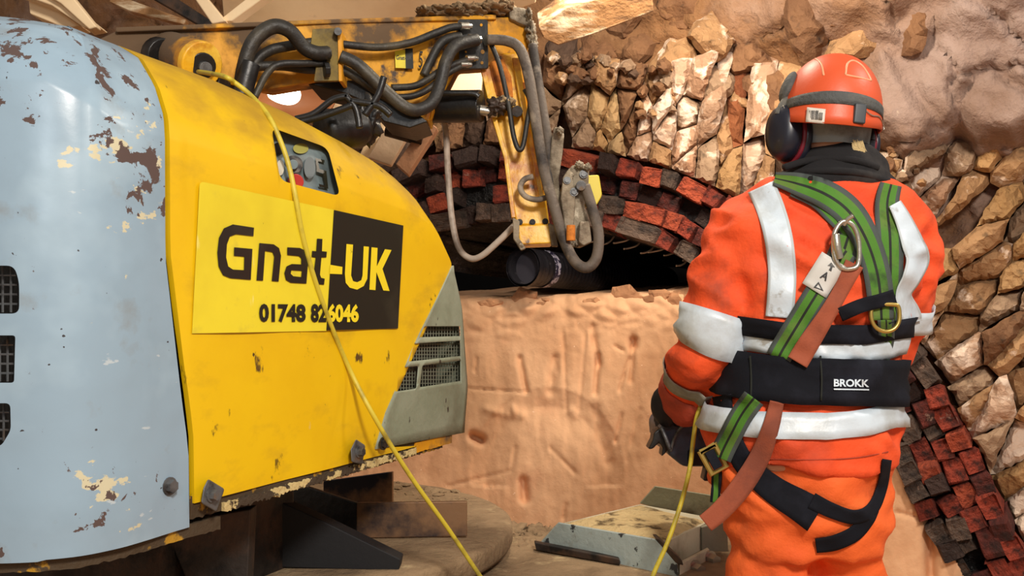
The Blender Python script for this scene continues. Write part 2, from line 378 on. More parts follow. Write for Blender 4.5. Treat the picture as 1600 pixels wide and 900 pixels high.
def stone(poly, d, m, seed, th=.22, gap=2.0, rough=1.0, parent=None, name='stone', pf=None):
    """an angular block: faceted, chipped front face inside the outline, sides running back into the wall"""
    r = random.Random(seed)
    cx = sum(p[0] for p in poly)/len(poly); cy = sum(p[1] for p in poly)/len(poly)
    if pf is None:                         # keep clear of the arch
        for _ in range(2):
            k = min(range(len(ARC)), key=lambda i: (ARC[i][0]-cx)**2+(ARC[i][1]-cy)**2)
            ks = [max(0, min(len(ARC)-1, k+q)) for q in (-6, 0, 6)]
            for k in ks:
                p, nr, t = arc_eval(min(.9999, k/(len(ARC)-1))); q0_, q1_ = p[0]-nr[0]*3, p[1]-nr[1]*3
                if (cx-p[0])*nr[0]+(cy-p[1])*nr[1] < 0 or k == ks[1]: poly = clip(poly, nr[0], nr[1], nr[0]*q0_+nr[1]*q1_)
                if len(poly) < 3: return None
            cx = sum(p[0] for p in poly)/len(poly); cy = sum(p[1] for p in poly)/len(poly)
    mr = sum(math.hypot(x-cx, y-cy) for x, y in poly)/len(poly); g = max(.5, 1-gap/mr)
    poly = [(cx+(x-cx)*g, cy+(y-cy)*g) for x, y in poly]; pts = []
    stp = max(5, mr/6)
    for i in range(len(poly)):
        p, q = poly[i], poly[(i+1) % len(poly)]; L_ = math.hypot(q[0]-p[0], q[1]-p[1])
        if L_ < 3: continue
        k = max(1, int(L_/stp)); nx_, ny_ = -(q[1]-p[1])/L_, (q[0]-p[0])/L_
        for j in range(k):
            t = j/k; jj = 0 if j == 0 else (r.uniform(-.16, .16)*stp+L_*.06*math.sin(math.pi*t)*fbm(p[0]*.05, p[1]*.05, seed*.3, 1, 2)*2)*rough
            pts.append((p[0]+(q[0]-p[0])*t+nx_*jj, p[1]+(q[1]-p[1])*t+ny_*jj))
    n = len(pts)
    if n < 4: return None
    A_ = np.array(pts); B_ = np.roll(A_, -1, 0); D_ = B_-A_; LL = (D_**2).sum(1)+1e-9
    def edist(x, y):
        P_ = np.array([x, y])-A_; t = np.clip((P_*D_).sum(1)/LL, 0, 1); return float(np.sqrt(((P_-D_*t[:, None])**2).sum(1).min()))
    inner = []; xs = A_[:, 0]; ys = A_[:, 1]; gx_ = int((xs.max()-xs.min())/stp)+1; gy_ = int((ys.max()-ys.min())/stp)+1
    for a in range(gx_):
        for b in range(gy_):
            x, y = xs.min()+(a+.5+r.uniform(-.35, .35))*stp, ys.min()+(b+.5+r.uniform(-.35, .35))*stp; c = False
            for i in range(n):
                (x1, y1), (x2, y2) = pts[i], pts[(i+1) % n]
                if (y1 > y) != (y2 > y) and x < (x2-x1)*(y-y1)/(y2-y1)+x1: c = not c
            if c and edist(x, y) > stp*.45: inner.append((x, y))
    vo, _e, fo, *_r = delaunay_2d_cdt([Vector(p) for p in pts+inner], [(i, (i+1) % n) for i in range(n)], [], 1, 1e-4)
    K = .0011*rough; pl_ = [(r.uniform(-K, K), r.uniform(-K, K)*1.2, r.uniform(-.010, .004)*rough) for _ in range(4)]
    V = []
    for v in vo:
        x, y = v.x, v.y; e = edist(x, y); rd = .018*max(0, 1-e/max(3.5, mr*.16))**2+.010*(e < .5)
        z_ = max(a*(x-cx)+b*(y-cy)+c for a, b, c in pl_)+(.016*fbm(x*.03, y*.03, seed*.1, 1, 4)+.012*abs(fbm(x*.07, y*.07, seed*.2, 1, 3)))*rough
        V.append(FP(x, y, d+z_+rd*min(1.6, rough)+r.uniform(-.002, .002)*rough))
    m0 = len(V); bnd = [min(range(len(vo)), key=lambda q: (vo[q].x-x)**2+(vo[q].y-y)**2) for x, y in pts]
    for x, y in pts: V.append(FP(x, y, d+th))
    Fc = [tuple(f) for f in fo]+[(bnd[i], bnd[(i+1) % n], m0+(i+1) % n, m0+i) for i in range(n) if bnd[i] != bnd[(i+1) % n]]
    return mesh(name, V, Fc, m, parent)
wallst = thing('loose_stonework', 'coursed and tumbled blocks of stone packed over and beside the brick arch', 'stonework', FP(1000, 200, .1)[:])
# region A: tall slabs over the crown, seeds traced from the photograph
A = [(850, 170, 'grey'), (872, 235, 'dark'), (905, 165, 'grey'), (912, 225, 'grey'), (935, 160, 'cream'), (937, 245, 'ochre'), (957, 190, 'cream'), (958, 245, 'cream'), (978, 160, 'brown'), (990, 190, 'brown'),
     (1005, 185, 'pink'), (1000, 235, 'pink'), (1035, 165, 'white'), (1040, 205, 'white'), (1030, 250, 'tan'), (1075, 175, 'grey'), (1070, 225, 'pink'), (1070, 262, 'pink'), (1108, 190, 'pink'), (1106, 250, 'grey'),
     (1150, 198, 'rust'), (1135, 220, 'tan'), (1143, 265, 'ochre'), (1175, 245, 'white'), (1195, 290, 'tan'), (1180, 190, 'pink'), (1065, 110, 'white'), (1085, 128, 'pink'), (1030, 130, 'tan'), (985, 118, 'brown'), (945, 120, 'tan'),
     (905, 120, 'grey'), (865, 112, 'brown'), (850, 215, 'grey'), (830, 130, 'dark'), (800, 160, 'dark'), (740, 205, 'dark'), (710, 215, 'brown'), (775, 210, 'brown'), (690, 160, 'tan'), (730, 130, 'tan'), (770, 140, 'grey'), (1215, 200, 'tan'), (1225, 270, 'grey'), (1250, 320, 'brown'), (1210, 330, 'tan'),
     (655, 225, 'dark'), (1290, 360, 'grey'), (1270, 400, 'tan'), (660, 170, 'dark')]
BA = [(560, 88), (1320, 88), (1320, 420), (560, 420)]
rs = random.Random(5)
for k, (sd, poly) in enumerate(zip(A, cells(A, BA, math.radians(100), 2.7))):
    if not poly or sd[2] == 'dark' and 860 < sd[0] < 880: continue
    poly = [(x, y+(34*nz(x*.021, 4.2)+14*nz(x*.06, 1) if y < 92 else 0)) for x, y in poly]
    tx = .02+rs.uniform(-.045, .05)+(.10 if sd[2] == 'dark' else 0)
    stone(poly, tx, SM[sd[2]], 100+k, .3, .7, 1.1, wallst)
# region B: tumbled blocks on the right, long axis running up to the right
Bs = []; rb = random.Random(21)
big = [(1560, 330, 'ochre'), (1590, 250, 'tan'), (1545, 365, 'tan'), (1470, 300, 'pink'), (1500, 250, 'grey'), (1520, 330, 'dark'), (1440, 470, 'tan'), (1420, 520, 'tan'), (1530, 460, 'tan'), (1570, 520, 'brown'), (1490, 520, 'tan'), (1555, 640, 'white'), (1590, 690, 'white'), (1500, 620, 'grey'), (1545, 700, 'grey'), (1580, 760, 'ochre'), (1590, 430, 'ochre'), (1610, 600, 'tan')]
for b in big: Bs.append(b)
for t in range(900):
    x, y = rb.uniform(1370, 1720), rb.uniform(215, 900)
    if inside_arch(x-8, y): continue
    small = rb.choice((17, 26)) if (x < 1470 and y < 400) else rb.choice((20, 34, 48, 60))
    if all(((x-s[0])*.8+(y-s[1])*.5)**2*.45+((x-s[0])*.55-(y-s[1])*-.83)**2*.9 > small**2 for s in Bs):
        wts = ['tan', 'tan', 'grey', 'pink', 'brown', 'ochre', 'white', 'grey'] if y > 560 or x < 1480 else ['tan', 'brown', 'tan', 'pink', 'ochre', 'grey']
        Bs.append((x, y, rb.choice(wts)))
BB = [(1350, 235), (1450, 228), (1560, 205), (1760, 180), (1760, 920), (1360, 920)]
for k, (sd, poly) in enumerate(zip(Bs, cells(Bs, BB, math.radians(-44), 2.0))):
    if not poly: continue
    if sd[2] == 'dark': continue
    stone(poly, .05+rs.uniform(-.08, .05)-(.05 if k in (0, 2, 6, 7) else 0), SM[sd[2]], 400+k, .28, .2, 1.35, wallst)
# region C: a few large low-relief blocks in the brown rock above
Cs = [(1010, 60, 'brown'), (1110, 50, 'tan'), (1065, 25, 'brown'), (1180, 90, 'brown'), (1120, 150, 'grey'), (1150, 165, 'tan'), (930, 70, 'brown'), (960, 40, 'brown'), (880, 80, 'dark'), (1320, 10, 'brown'), (1355, 45, 'tan'), (1440, 15, 'brown'), (1490, 20, 'tan'), (1250, 40, 'brown'), (1050, 90, 'tan'), (890, 35, 'brown'), (1165, 20, 'brown'), (1210, 60, 'brown'), (1175, 140, 'brown')]
BC = [(850, -60), (1560, -60), (1560, 60), (1240, 120), (1215, 185), (850, 112)]
for k, (sd, poly) in enumerate(zip(Cs, cells(Cs, BC, math.radians(-35), 1.3))):
    if not poly: continue
    stone(poly, .06+rs.uniform(-.06, .05)-(.12 if sd[0] > 1230 else 0), SM[sd[2]], 700+k, .25, 1.2, 1.6, wallst)
# small rubble in the crevices
for k in range(70):
    u = rs.random()
    if u < .5: x, y = rs.uniform(860, 960), rs.uniform(85, 125)
    elif u < .8: x, y = rs.uniform(980, 1060), rs.uniform(100, 180)
    else: x, y = rs.uniform(1370, 1440), rs.uniform(230, 330)
    rr = rs.uniform(7, 15); a0 = rs.random()*6
    stone([(x+rr*math.cos(a0+j*1.05)*rs.uniform(.7, 1.2), y+rr*math.sin(a0+j*1.05)*rs.uniform(.7, 1.1)) for j in range(6)], rs.uniform(-.06, .03), SM[rs.choice(['grey', 'tan', 'brown', 'brown', 'dark'])], 900+k, .06, 0, 1, wallst)
# ------------------------------------------------------------------ earth bench below the void
def groove(px, py, x0, y0, x1, y1, w, dep):
    vx, vy = x1-x0, y1-y0; L2 = vx*vx+vy*vy; t = max(0, min(1, ((px-x0)*vx+(py-y0)*vy)/L2))
    q = math.hypot(px-x0-t*vx, py-y0-t*vy); return .55*dep*math.exp(-(q/w*1.5)**2)*(1 if dep > .08 else .8+.5*nz(px*.13, py*.05, 3))
GR = [(812, 560, 822, 610, 7, .05), (868, 560, 860, 612, 10, .05), (925, 510, 935, 570, 7, .05), (935, 555, 930, 615, 6, .06), (990, 532, 990, 540, 9, .10), (989, 545, 985, 595, 6, .05), (983, 560, 968, 610, 4, .04),
      (972, 648, 962, 690, 4, .04), (728, 607, 822, 613, 3, .03), (740, 682, 752, 688, 10, .14), (818, 752, 820, 780, 10, .10), (885, 790, 880, 810, 5, .03), (806, 700, 800, 730, 5, .02), (930, 640, 950, 720, 14, .04),
      (760, 640, 800, 650, 9, -.03), (800, 640, 812, 648, 12, -.05), (893, 642, 900, 648, 10, -.04), (700, 760, 800, 735, 4, .02), (1450, 690, 1455, 900, 12, .10), (960, 540, 975, 548, 3, .03), (915, 520, 905, 640, 4, .02), (880, 520, 885, 640, 4, .02), (1400, 800, 1440, 810, 6, .03), (860, 700, 900, 740, 5, .02), (1000, 640, 980, 720, 5, .02), (745, 560, 742, 580, 4, .03)]
def bench_d(px, py):
    d = .06+.045*fbm(px*.004, py*.003, 4, 1, 5)+.010*fbm(px*.05, py*.022, 9, 1, 5)
    d += .016*max(0, fbm(px*.03, py*.006, 12, 1, 3))-.012*abs(fbm(px*.011, py*.013, 15, 1, 4))
    ar = ((px-855)/95)**2+((py-745)/110)**2
    if ar < 1.6: d += .03*max(0, 1-abs(ar-1)*1.5)*(1 if py < 760 else .2)
    for g in GR: d += groove(px, py, *g)
    d -= .0001*(py-480)
    return d
def bench_top(px):
    return 468-8*math.exp(-((px-900)/90)**2)-max(0, min(1, (px-930)/150))*18+4*nz(px*.03, 2)+2*nz(px*.11, 5)
V = []; Fc = []; nx, ny = 420, 230
for j in range(ny+1):
    for i in range(nx+1):
        px = 520+1000*i/nx; t = bench_top(px)
        if j < 18:                                    # the sloping top, rising away
            f = 1-j/18; back = 2.3*f; dd = bench_d(px, t)+back
            w = FP(px, t, bench_d(px, t)); rise = .14*f+.03*fbm(px*.02, f*5, 3)*min(1, f*6)
            w = w+Vector((.43, .9, 0)).normalized()*back+Vector((0, 0, rise))
        else:
            py = t+(j-18)/(ny-18)*(1120-t); rd = max(0, 1-(py-t)/28)
            dd = bench_d(px, py)+.05*rd*rd
            if py > t+3 and py < 535: dd -= .035*max(0, noise.voronoi(Vector((px*.028, py*.05, 0)))[0][1]-noise.voronoi(Vector((px*.028, py*.05, 0)))[0][0])*(1-(py-t)/75 if py < t+75 else 0)*1.4
            if px > 1380 and (not inside_arch(px, py) or arc_dist(px, py) < 104): dd += .28
            w = FP(px, py, dd)
        V.append(w)
for j in range(ny):
    for i in range(nx): a = j*(nx+1)+i; Fc.append((a, a+1, a+nx+2, a+nx+1))
bench = mesh('earth_bench', V, Fc, M['earth'], smooth=True, fix=False)
tag(bench, 'cut bank of pale orange sandy earth below the dark void behind the worker', 'earth bank')
# flat dried clods on its lip
for k in range(46):
    px = rs.uniform(735, 1075); py = bench_top(px)+rs.uniform(2, 52)*rs.random()**.5; w_ = rs.uniform(7, 26); h_ = w_*rs.uniform(.35, .7)
    a0 = rs.random()*6; n_ = rs.choice((5, 6))
    poly = [(px+w_*math.cos(a0+j*6.283/n_)*rs.uniform(.7, 1.2), py+h_*math.sin(a0+j*6.283/n_)*rs.uniform(.7, 1.2)) for j in range(n_)]
    stone(poly, bench_d(px, py)+.028+rs.uniform(-.035, .0), M['clod'], 1200+k, .05, 0, .7, bench, 'clod', pf=lambda a, b: (a, b))
# ------------------------------------------------------------------ floor, side wall, void back
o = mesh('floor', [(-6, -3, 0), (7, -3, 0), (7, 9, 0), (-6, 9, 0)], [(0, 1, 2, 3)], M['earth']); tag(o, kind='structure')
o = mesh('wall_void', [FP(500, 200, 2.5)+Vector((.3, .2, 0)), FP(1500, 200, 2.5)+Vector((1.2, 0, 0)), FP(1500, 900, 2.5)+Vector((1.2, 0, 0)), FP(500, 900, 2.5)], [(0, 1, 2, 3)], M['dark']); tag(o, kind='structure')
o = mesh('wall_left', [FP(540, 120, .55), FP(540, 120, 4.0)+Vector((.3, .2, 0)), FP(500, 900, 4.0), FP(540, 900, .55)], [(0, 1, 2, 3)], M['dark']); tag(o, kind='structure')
# ------------------------------------------------------------------ bent steel wires hanging under the arch
M['wire'] = mat('wire_steel', (200, 190, 178), .45, .6)
wx = [(942, 352), (958, 350), (985, 352), (1000, 356), (1022, 362), (1040, 366), (1058, 372), (1076, 380), (1088, 384)]
for k, (x, y) in enumerate(wx):
    L_ = rs.uniform(22, 36); cl = rs.uniform(10, 20); d = .25+.1*rs.random()
    pts = [FP(x, y-14, d), FP(x+5, y+4, d-.02), FP(x+3, y+L_*.5, d-.05), FP(x-4, y+L_*.85, d-.08), FP(x-cl, y+L_, d-.1), FP(x-cl-8, y+L_+1, d-.12)]
    o = tube('bent_wire', pts, .0042, M['wire'], None, None, 6, 6)
    ordn = ['leftmost', 'second', 'third', 'fourth', 'fifth', 'sixth', 'seventh', 'eighth', 'rightmost'][k]
    tag(o, ('%s of the nine thin bent steel wires under the brick arch' if k in (0, 8) else '%s from the left of the nine bent steel wires under the arch') % ordn, 'wire', 'bent wires hanging under the arch')
# ------------------------------------------------------------------ corrugated duct on the ledge
M['duct'] = mat('black_ribbed_plastic', (26, 25, 30), .45, layers=[dict(c=(70, 66, 70), s=20, lo=.60, hi=.7)], bump=[(40, .3)])
M['ductlabel'] = mat('duct_label_film', (170, 168, 186), .5, layers=[dict(c=(40, 36, 60), s=45, lo=.48, hi=.52, d=2)])
d0, d1 = P(818, 417, 3.72), P(1040, 440, 4.95)
duct = thing('ribbed_duct', 'black ribbed plastic duct with open end lying on the earth ledge in the void', 'duct', d0[:])
ax = (d1-d0).normalized(); bm = bmesh.new(); N_ = 46; pts = []; rad = []
R0 = Rm(29, 3.72)
for i in range(N_*4+1):
    t = i/(N_*4); pts.append(d0+(d1-d0)*t); k = i % 4
    rad.append(R0*(1.0 if i > 3 else 1.06)*(1.035 if k in (1, 2) and i > 8 else .985))
bm = tube_bm(bm, pts, rad, 28, cap=False)
tube_bm(bm, [p for p in pts][::8], [r*.9 for r in rad][::8], 28, cap=False)
o = from_bm('duct_wall', bm, M['duct'], duct, None, True)
bm = tube_bm(bmesh.new(), [d0-ax*.006, d0+ax*.02], [R0*1.08, R0*1.08], 28, False); tube_bm(bm, [d0-ax*.006, d0+ax*.02], [R0*.97, R0*.97], 28, False); from_bm('duct_rim', bm, M['duct'], duct, None, True)
cyl('inner_cap', d0+ax*.05, d0+ax*.055, R0*.95, mat('duct_inside', (44, 42, 52), .8), duct)
bm = tube_bm(bmesh.new(), [d0+ax*.13, d0+ax*.175], [R0*1.05]*2, 28, False); from_bm('printed_band', bm, M['ductlabel'], duct, 'pale printed band around the duct', True)
# ------------------------------------------------------------------ machine: paints
KS = 0.4455; A0 = -1.0794; DS = Vector((.407, .913, 0)).normalized(); NS = Vector((.913, -.407, 0)).normalized()
def SP(px, py, off=0.0):                  # pixel on the plane of the yellow side panel
    a0 = A0+off/.913; Y = a0/((px-800)/F_PX-KS)
    return P(px, py, Y)
def PZ(px, py, z): return P(px, py, (EYE-z)*F_PX/(py-HOR))
rust_l = lambda lo, **k: dict(dict(c=(82, 66, 62), s=16, lo=lo, hi=lo+.015, d=7, r=.85), **k)
_c = P(205, 250, 1.24); _c2 = P(215, 300, 1.25); _c3 = P(225, 205, 1.30); _c4 = P(180, 775, 1.2); _c5 = P(140, 103, 1.25); _c6 = P(30, 60, 1.27); _c7 = P(20, 90, 1.2); _c8 = P(245, 250, 1.28)
M['blue'] = mat('pale_blue_paint', (140, 164, 182), .30, layers=[dict(c=(126, 148, 164), s=3, lo=.45, hi=.7, d=6), dict(c=(156, 180, 196), s=5, lo=.52, hi=.72), dict(c=(130, 134, 134), s=11, lo=.60, hi=.75, d=8, a=.7),
    dict(c=(196, 190, 160), s=19, lo=.70, hi=.715, d=6, mask=[tuple(_c)+(.12,), tuple(_c2)+(.10,), tuple(_c4)+(.08,), tuple(_c3)+(.10,)], k=.19, st=(1, 1, 1.6)),
    rust_l(.71, s=34, mask=[tuple(_c)+(.10,), tuple(_c2)+(.07,), tuple(_c3)+(.12,), tuple(_c4)+(.09,), tuple(_c5)+(.13,), tuple(_c6)+(.14,), tuple(_c7)+(.14,), tuple(_c8)+(.10,), tuple(P(252, 330, 1.28))+(.05,), tuple(P(100, 60, 1.26))+(.10,)], k=.235, ds=.3),
    rust_l(.715, s=26, d=5), dict(c=(60, 58, 60), s=55, lo=.735, hi=.745, d=2), dict(c=(190, 200, 204), s=14, lo=.68, hi=.70, d=8, st=(1, 1, 2.5), a=.7)], bump=[(3.5, .30, 3, .03), (30, .10, 4, .003)])
M['yellow'] = mat('yellow_paint', (226, 186, 16), .36, layers=[dict(c=(216, 172, 12), s=3, lo=.42, hi=.7, d=6), dict(c=(190, 146, 26), s=7, lo=.60, hi=.8, d=8, a=.8), dict(c=(196, 184, 140), s=9, lo=.70, hi=.74, d=6, a=.6),
    dict(c=(176, 138, 26), s=6, lo=.55, hi=.85, d=8, r=.6, mask=[tuple(P(250, 110, 1.42))+(.16,), tuple(P(340, 150, 1.52))+(.15,), tuple(P(430, 185, 1.68))+(.15,), tuple(P(510, 225, 1.85))+(.15,), tuple(P(600, 285, 2.0))+(.13,)], k=.5, st=(1, 1, 2)), dict(c=(96, 74, 24), s=18, lo=.67, hi=.71, d=8, a=.9, st=(1, 1, .7)), dict(c=(70, 52, 26), s=40, lo=.73, hi=.76, d=3), dict(c=(90, 66, 30), s=14, lo=.70, hi=.74, d=7, mask=[tuple(SP(410, 545))+(.05,), tuple(SP(560, 560))+(.03,), tuple(SP(440, 545))+(.04,), tuple(SP(680, 330))+(.07,)], k=.22, st=(1, 1, .5))], bump=[(3, .08, 3, .03), (50, .05, 4, .002)])  # masked layer on the top bevel: dust, plus dimmer lighting put into the colour
M['boomy'] = mat('boom_yellow', (222, 158, 14), .6, layers=[dict(c=(196, 128, 12), s=4, lo=.45, hi=.7, d=6), dict(c=(112, 84, 44), s=6, lo=.55, hi=.70, d=8, a=.9), dict(c=(70, 54, 42), s=9, lo=.60, hi=.66, d=8), dict(c=(96, 76, 56), s=7, lo=.52, hi=.66, d=8, r=.95, mask=[tuple(P(210, 70, 2.0))+(.26,), tuple(P(400, 45, 2.1))+(.12,), tuple(P(340, 120, 2.0))+(.09,)], k=.34)], bump=[(26, .25, 7, .006)])
M['dipy'] = mat('dipper_yellow', (232, 176, 34), .38, layers=[dict(c=(242, 206, 90), s=6, lo=.5, hi=.7, d=5), dict(c=(170, 92, 22), s=7, lo=.48, hi=.58, d=8, a=.9), dict(c=(80, 52, 30), s=14, lo=.62, hi=.67, d=8)], bump=[(26, .35, 7, .008)])
M['rustor'] = mat('rust_orange', (206, 124, 40), .8, layers=[dict(c=(120, 60, 24), s=12, lo=.5, hi=.65, d=7)], bump=[(40, .4)])
M['green'] = mat('grey_green_paint', (128, 136, 116), .6, layers=[dict(c=(146, 152, 134), s=5, lo=.45, hi=.7, d=6), dict(c=(104, 104, 84), s=7, lo=.5, hi=.7, d=8, a=.8), dict(c=(60, 52, 44), s=28, lo=.66, hi=.69, d=5, st=(1, 1, .5))], bump=[(40, .2)])
M['rubber'] = mat('hose_rubber', (34, 32, 30), .5, layers=[dict(c=(92, 84, 66), s=8, lo=.5, hi=.75, d=7, a=.75)], bump=[(60, .25)])
M['rubberd'] = mat('dusty_hose', (98, 88, 78), .7, layers=[dict(c=(50, 44, 40), s=9, lo=.5, hi=.62, d=6), dict(c=(150, 138, 122), s=13, lo=.58, hi=.7, d=6)], bump=[(40, .4)])
M['black'] = mat('black_steel', (20, 20, 21), .38, layers=[dict(c=(52, 48, 46), s=10, lo=.55, hi=.7, d=6)], bump=[(40, .15)])
M['blackm'] = mat('matt_black_steel', (16, 16, 20), .75, bump=[(40, .1)])
M['grimy'] = mat('grimy_steel', (46, 42, 40), .55, .3, layers=[dict(c=(84, 60, 44), s=6, lo=.5, hi=.68, d=7), dict(c=(22, 20, 20), s=9, lo=.5, hi=.6)], bump=[(30, .3)])
M['steel'] = mat('worn_steel', (104, 106, 108), .5, .5, layers=[dict(c=(60, 58, 58), s=30, lo=.5, hi=.65, d=6), dict(c=(120, 100, 80), s=16, lo=.62, hi=.7)], bump=[(60, .4, 5, .003)])
M['crust'] = mat('crusted_metal', (150, 138, 118), .85, layers=[dict(c=(98, 86, 70), s=16, lo=.45, hi=.6, d=8), dict(c=(206, 194, 172), s=22, lo=.58, hi=.68, d=7), dict(c=(180, 150, 60), s=10, lo=.66, hi=.7)], bump=[(30, 1.0, 8, .012)])
M['chrome'] = mat('fitting_metal', (190, 186, 176), .3, .9, bump=[(60, .1)])
M['cream'] = mat('cream_paint', (236, 210, 170), .7, layers=[dict(c=(216, 186, 144), s=2.5, lo=.45, hi=.7, d=6), dict(c=(140, 110, 78), s=6, lo=.64, hi=.75, d=8, a=.8)], bump=[(20, .15)])
M['chipcream'] = mat('chipped_cream_paint', (196, 176, 122), .8, layers=[dict(c=(60, 48, 34), s=22, lo=.50, hi=.53, d=7)], bump=[(50, .7)])
M['brownedge'] = mat('bare_brown_steel', (66, 52, 34), .8, layers=[dict(c=(170, 128, 30), s=14, lo=.58, hi=.62, d=6)], bump=[(50, .5)])
M['plate'] = mat('oiled_steel_plate', (140, 106, 76), .42, .35, layers=[dict(c=(36, 36, 46), s=5, lo=.48, hi=.62, d=6), dict(c=(128, 92, 58), s=7, lo=.58, hi=.72, d=7)], bump=[(30, .12)])
M['mud'] = mat('dried_mud', (148, 124, 94), .95, layers=[dict(c=(120, 98, 72), s=7, lo=.45, hi=.65, d=7), dict(c=(186, 164, 126), s=12, lo=.60, hi=.72, d=7)], bump=[(9, .9, 9, .03), (80, .5, 4, .004)])
M['mudy'] = mat('dried_yellow_mud', (200, 176, 128), .95, layers=[dict(c=(96, 78, 50), s=14, lo=.52, hi=.62, d=8), dict(c=(206, 186, 140), s=9, lo=.55, hi=.7, d=7)], bump=[(30, 1.0, 8, .02)])
M['boxpaint'] = mat('chipped_blue_grey_paint', (158, 170, 166), .5, layers=[dict(c=(132, 140, 134), s=5, lo=.45, hi=.65, d=7), dict(c=(52, 54, 56), s=24, lo=.60, hi=.63, d=6), dict(c=(120, 112, 92), s=9, lo=.6, hi=.7, d=7)], bump=[(50, .3)])
M['boxcream'] = mat('dirty_cream_paint', (196, 190, 166), .6, layers=[dict(c=(140, 134, 112), s=7, lo=.5, hi=.7, d=7), dict(c=(74, 66, 52), s=20, lo=.66, hi=.7)], bump=[(50, .2)])
# ------------------------------------------------------------------ bodywork surface
mc = thing('demolition_machine', 'yellow and pale blue tracked demolition machine with hydraulic arm on the left', 'machine', (-.6, 1.9, .75))
_pl = cr([(-1.55, 1.50), (-1.3, 1.27), (-1.0, 1.185), (-.80, 1.155), (-.66, 1.150), (-.585, 1.170), (-.546, 1.210), (-.518, 1.262)], 14)[:-1]
q0 = Vector((-.518, 1.262, 0)); q1 = Vector((A0+KS*2.30, 2.30, 0)); _pl += [tuple((q0+(q1-q0)*i/80)[:2]) for i in range(81)]
_pl = np.array(_pl); _s = np.concatenate([[0], np.cumsum(np.hypot(*np.diff(_pl, axis=0).T))])
_i0 = int(np.argmin(np.abs(_pl[:, 1]-1.262)+np.abs(_pl[:, 0]+.518))); _s = _s-_s[_i0]+.048
def plan(s):
    return Vector((float(np.interp(s, _s, _pl[:, 0])), float(np.interp(s, _s, _pl[:, 1])), 0))
def pnorm(s):
    w = .13; t = (plan(min(s+w, 1.10))-plan(max(s-w, -1.1)))
    return Vector((t.y, -t.x, 0)).normalized()
zt_ = lambda s: float(np.interp(s, [-1.0, -.5, -.1, .31, .50, .63, .75, .84, .90, .94, .972, 1.1], [1.76, 1.79, 1.752, 1.747, 1.733, 1.716, 1.692, 1.665, 1.625, 1.575, 1.50, 1.30]))
zc_ = lambda s: float(np.interp(s, [-1.0, -.1, .0, .5, .78, .86, .92, .96, .972], [1.64, 1.63, 1.585, 1.572, 1.552, 1.535, 1.50, 1.465, 1.45]))
def S(s, w, zb):
    """w 0..1 wall, 1..2 shoulder rolling over to the top"""
    zc = zc_(s); zt = max(zt_(s), zc+.01)
    p = plan(s); n = pnorm(s) if w > 1 else NS
    if w <= 1: ins, z = 0.0, zb+(zc-zb)*w; p = p+NS*.0012*math.sin(s*23+z*9)*(s > .12)
    else:
        t = w-1; prof = [(0, 0), (.010, .22), (.036, .52), (.075, .80), (.125, .97), (.165, 1.0), (.20, 1.0)]
        k = t*(len(prof)-1); i = min(int(k), len(prof)-2); f = k-i
        ins = prof[i][0]+(prof[i+1][0]-prof[i][0])*f; z = zc+(zt-zc)*(prof[i][1]+(prof[i+1][1]-prof[i][1])*f)
    if s < -.04:                        # rear cover: gentle dome
        p = p+Vector((0, 1, 0))*.02*max(0, (z-1.35))
    if s < .10 and w <= 1: p = p+(pnorm(s) if s < 0 else NS)*.007*max(0, min(1, (1.112-z)/.018))*min(1, (.10-s)/.1)
    q = p-n*ins; q.z = z; return q
def sheet(name, s0, s1, zb, m, nu, label=None, th=.010, w1=2.0, cuts=(), wmin=0.0, lift=0.0):
    V = []; Fc = []; nl, nu_ = 16, int(22*(w1-1)) if w1 > 1 else 0; nw = nl+nu_
    for j in range(nw+1):
        w = wmin+(min(w1, 1)-wmin)*j/nl if j <= nl else 1+(w1-1)*(j-nl)/nu_
        # height used to place the seams
        for i in range(nu+1):
            sm = .5; a = s0(w); b = s1(w)
            s = a+(b-a)*i/nu; q = S(s, w, zb(s)); V.append(q+NS*lift)
    for j in range(nw):
        for i in range(nu): a = j*(nu+1)+i; Fc.append((a, a+1, a+nu+2, a+nu+1))
    o = mesh(name, V, Fc, m, mc, label, True, fix=False)
    sd = o.modifiers.new('s', 'SOLIDIFY'); sd.thickness = th; sd.offset = -1
    cs = []
    for c in cuts:
        bo = o.modifiers.new('b', 'BOOLEAN'); bo.operation = 'DIFFERENCE'; bo.solver = 'EXACT'; bo.object = c; cs.append(c)
    b = o.modifiers.new('bv', 'BEVEL'); b.width = .0018; b.segments = 2; b.limit_method = 'ANGLE'; b.angle_limit = math.radians(50)
    bake(o)
    for c in cs: bpy.data.objects.remove(c)
    for p in o.data.polygons: p.use_smooth = True
    o.modifiers.new('wn', 'WEIGHTED_NORMAL')
    return o
def cutter(poly, depth=.06, back=.08, fn=None):
    fn = fn or SP
    V = [fn(x, y, depth) for x, y in poly]+[fn(x, y, -back) for x, y in poly]; n = len(poly)
    me = bpy.data.meshes.new('cut'); me.from_pydata([tuple(v) for v in V], [], [list(range(n)), list(range(2*n-1, n-1, -1))]+[(i, i+n, (i+1) % n+n, (i+1) % n) for i in range(n)])
    bm = bmesh.new(); bm.from_mesh(me); bmesh.ops.recalc_face_normals(bm, faces=bm.faces); bm.to_mesh(me); bm.free()
    o = bpy.data.objects.new('cut', me); C.objects.link(o); return o
def rounded(poly, r, k=5):
    out = []; n = len(poly)
    for i in range(n):
        a, b, c = Vector(poly[i-1]), Vector(poly[i]), Vector(poly[(i+1) % n])
        p, q = b+(a-b).normalized()*r, b+(c-b).normalized()*r
        for j in range(k+1):
            t = j/k; out.append(tuple(p*(1-t)**2+b*2*t*(1-t)+q*t*t))
    return out
zbB = lambda s: 1.008 if s > -.1 else 1.006
zbY = lambda s: 1.042
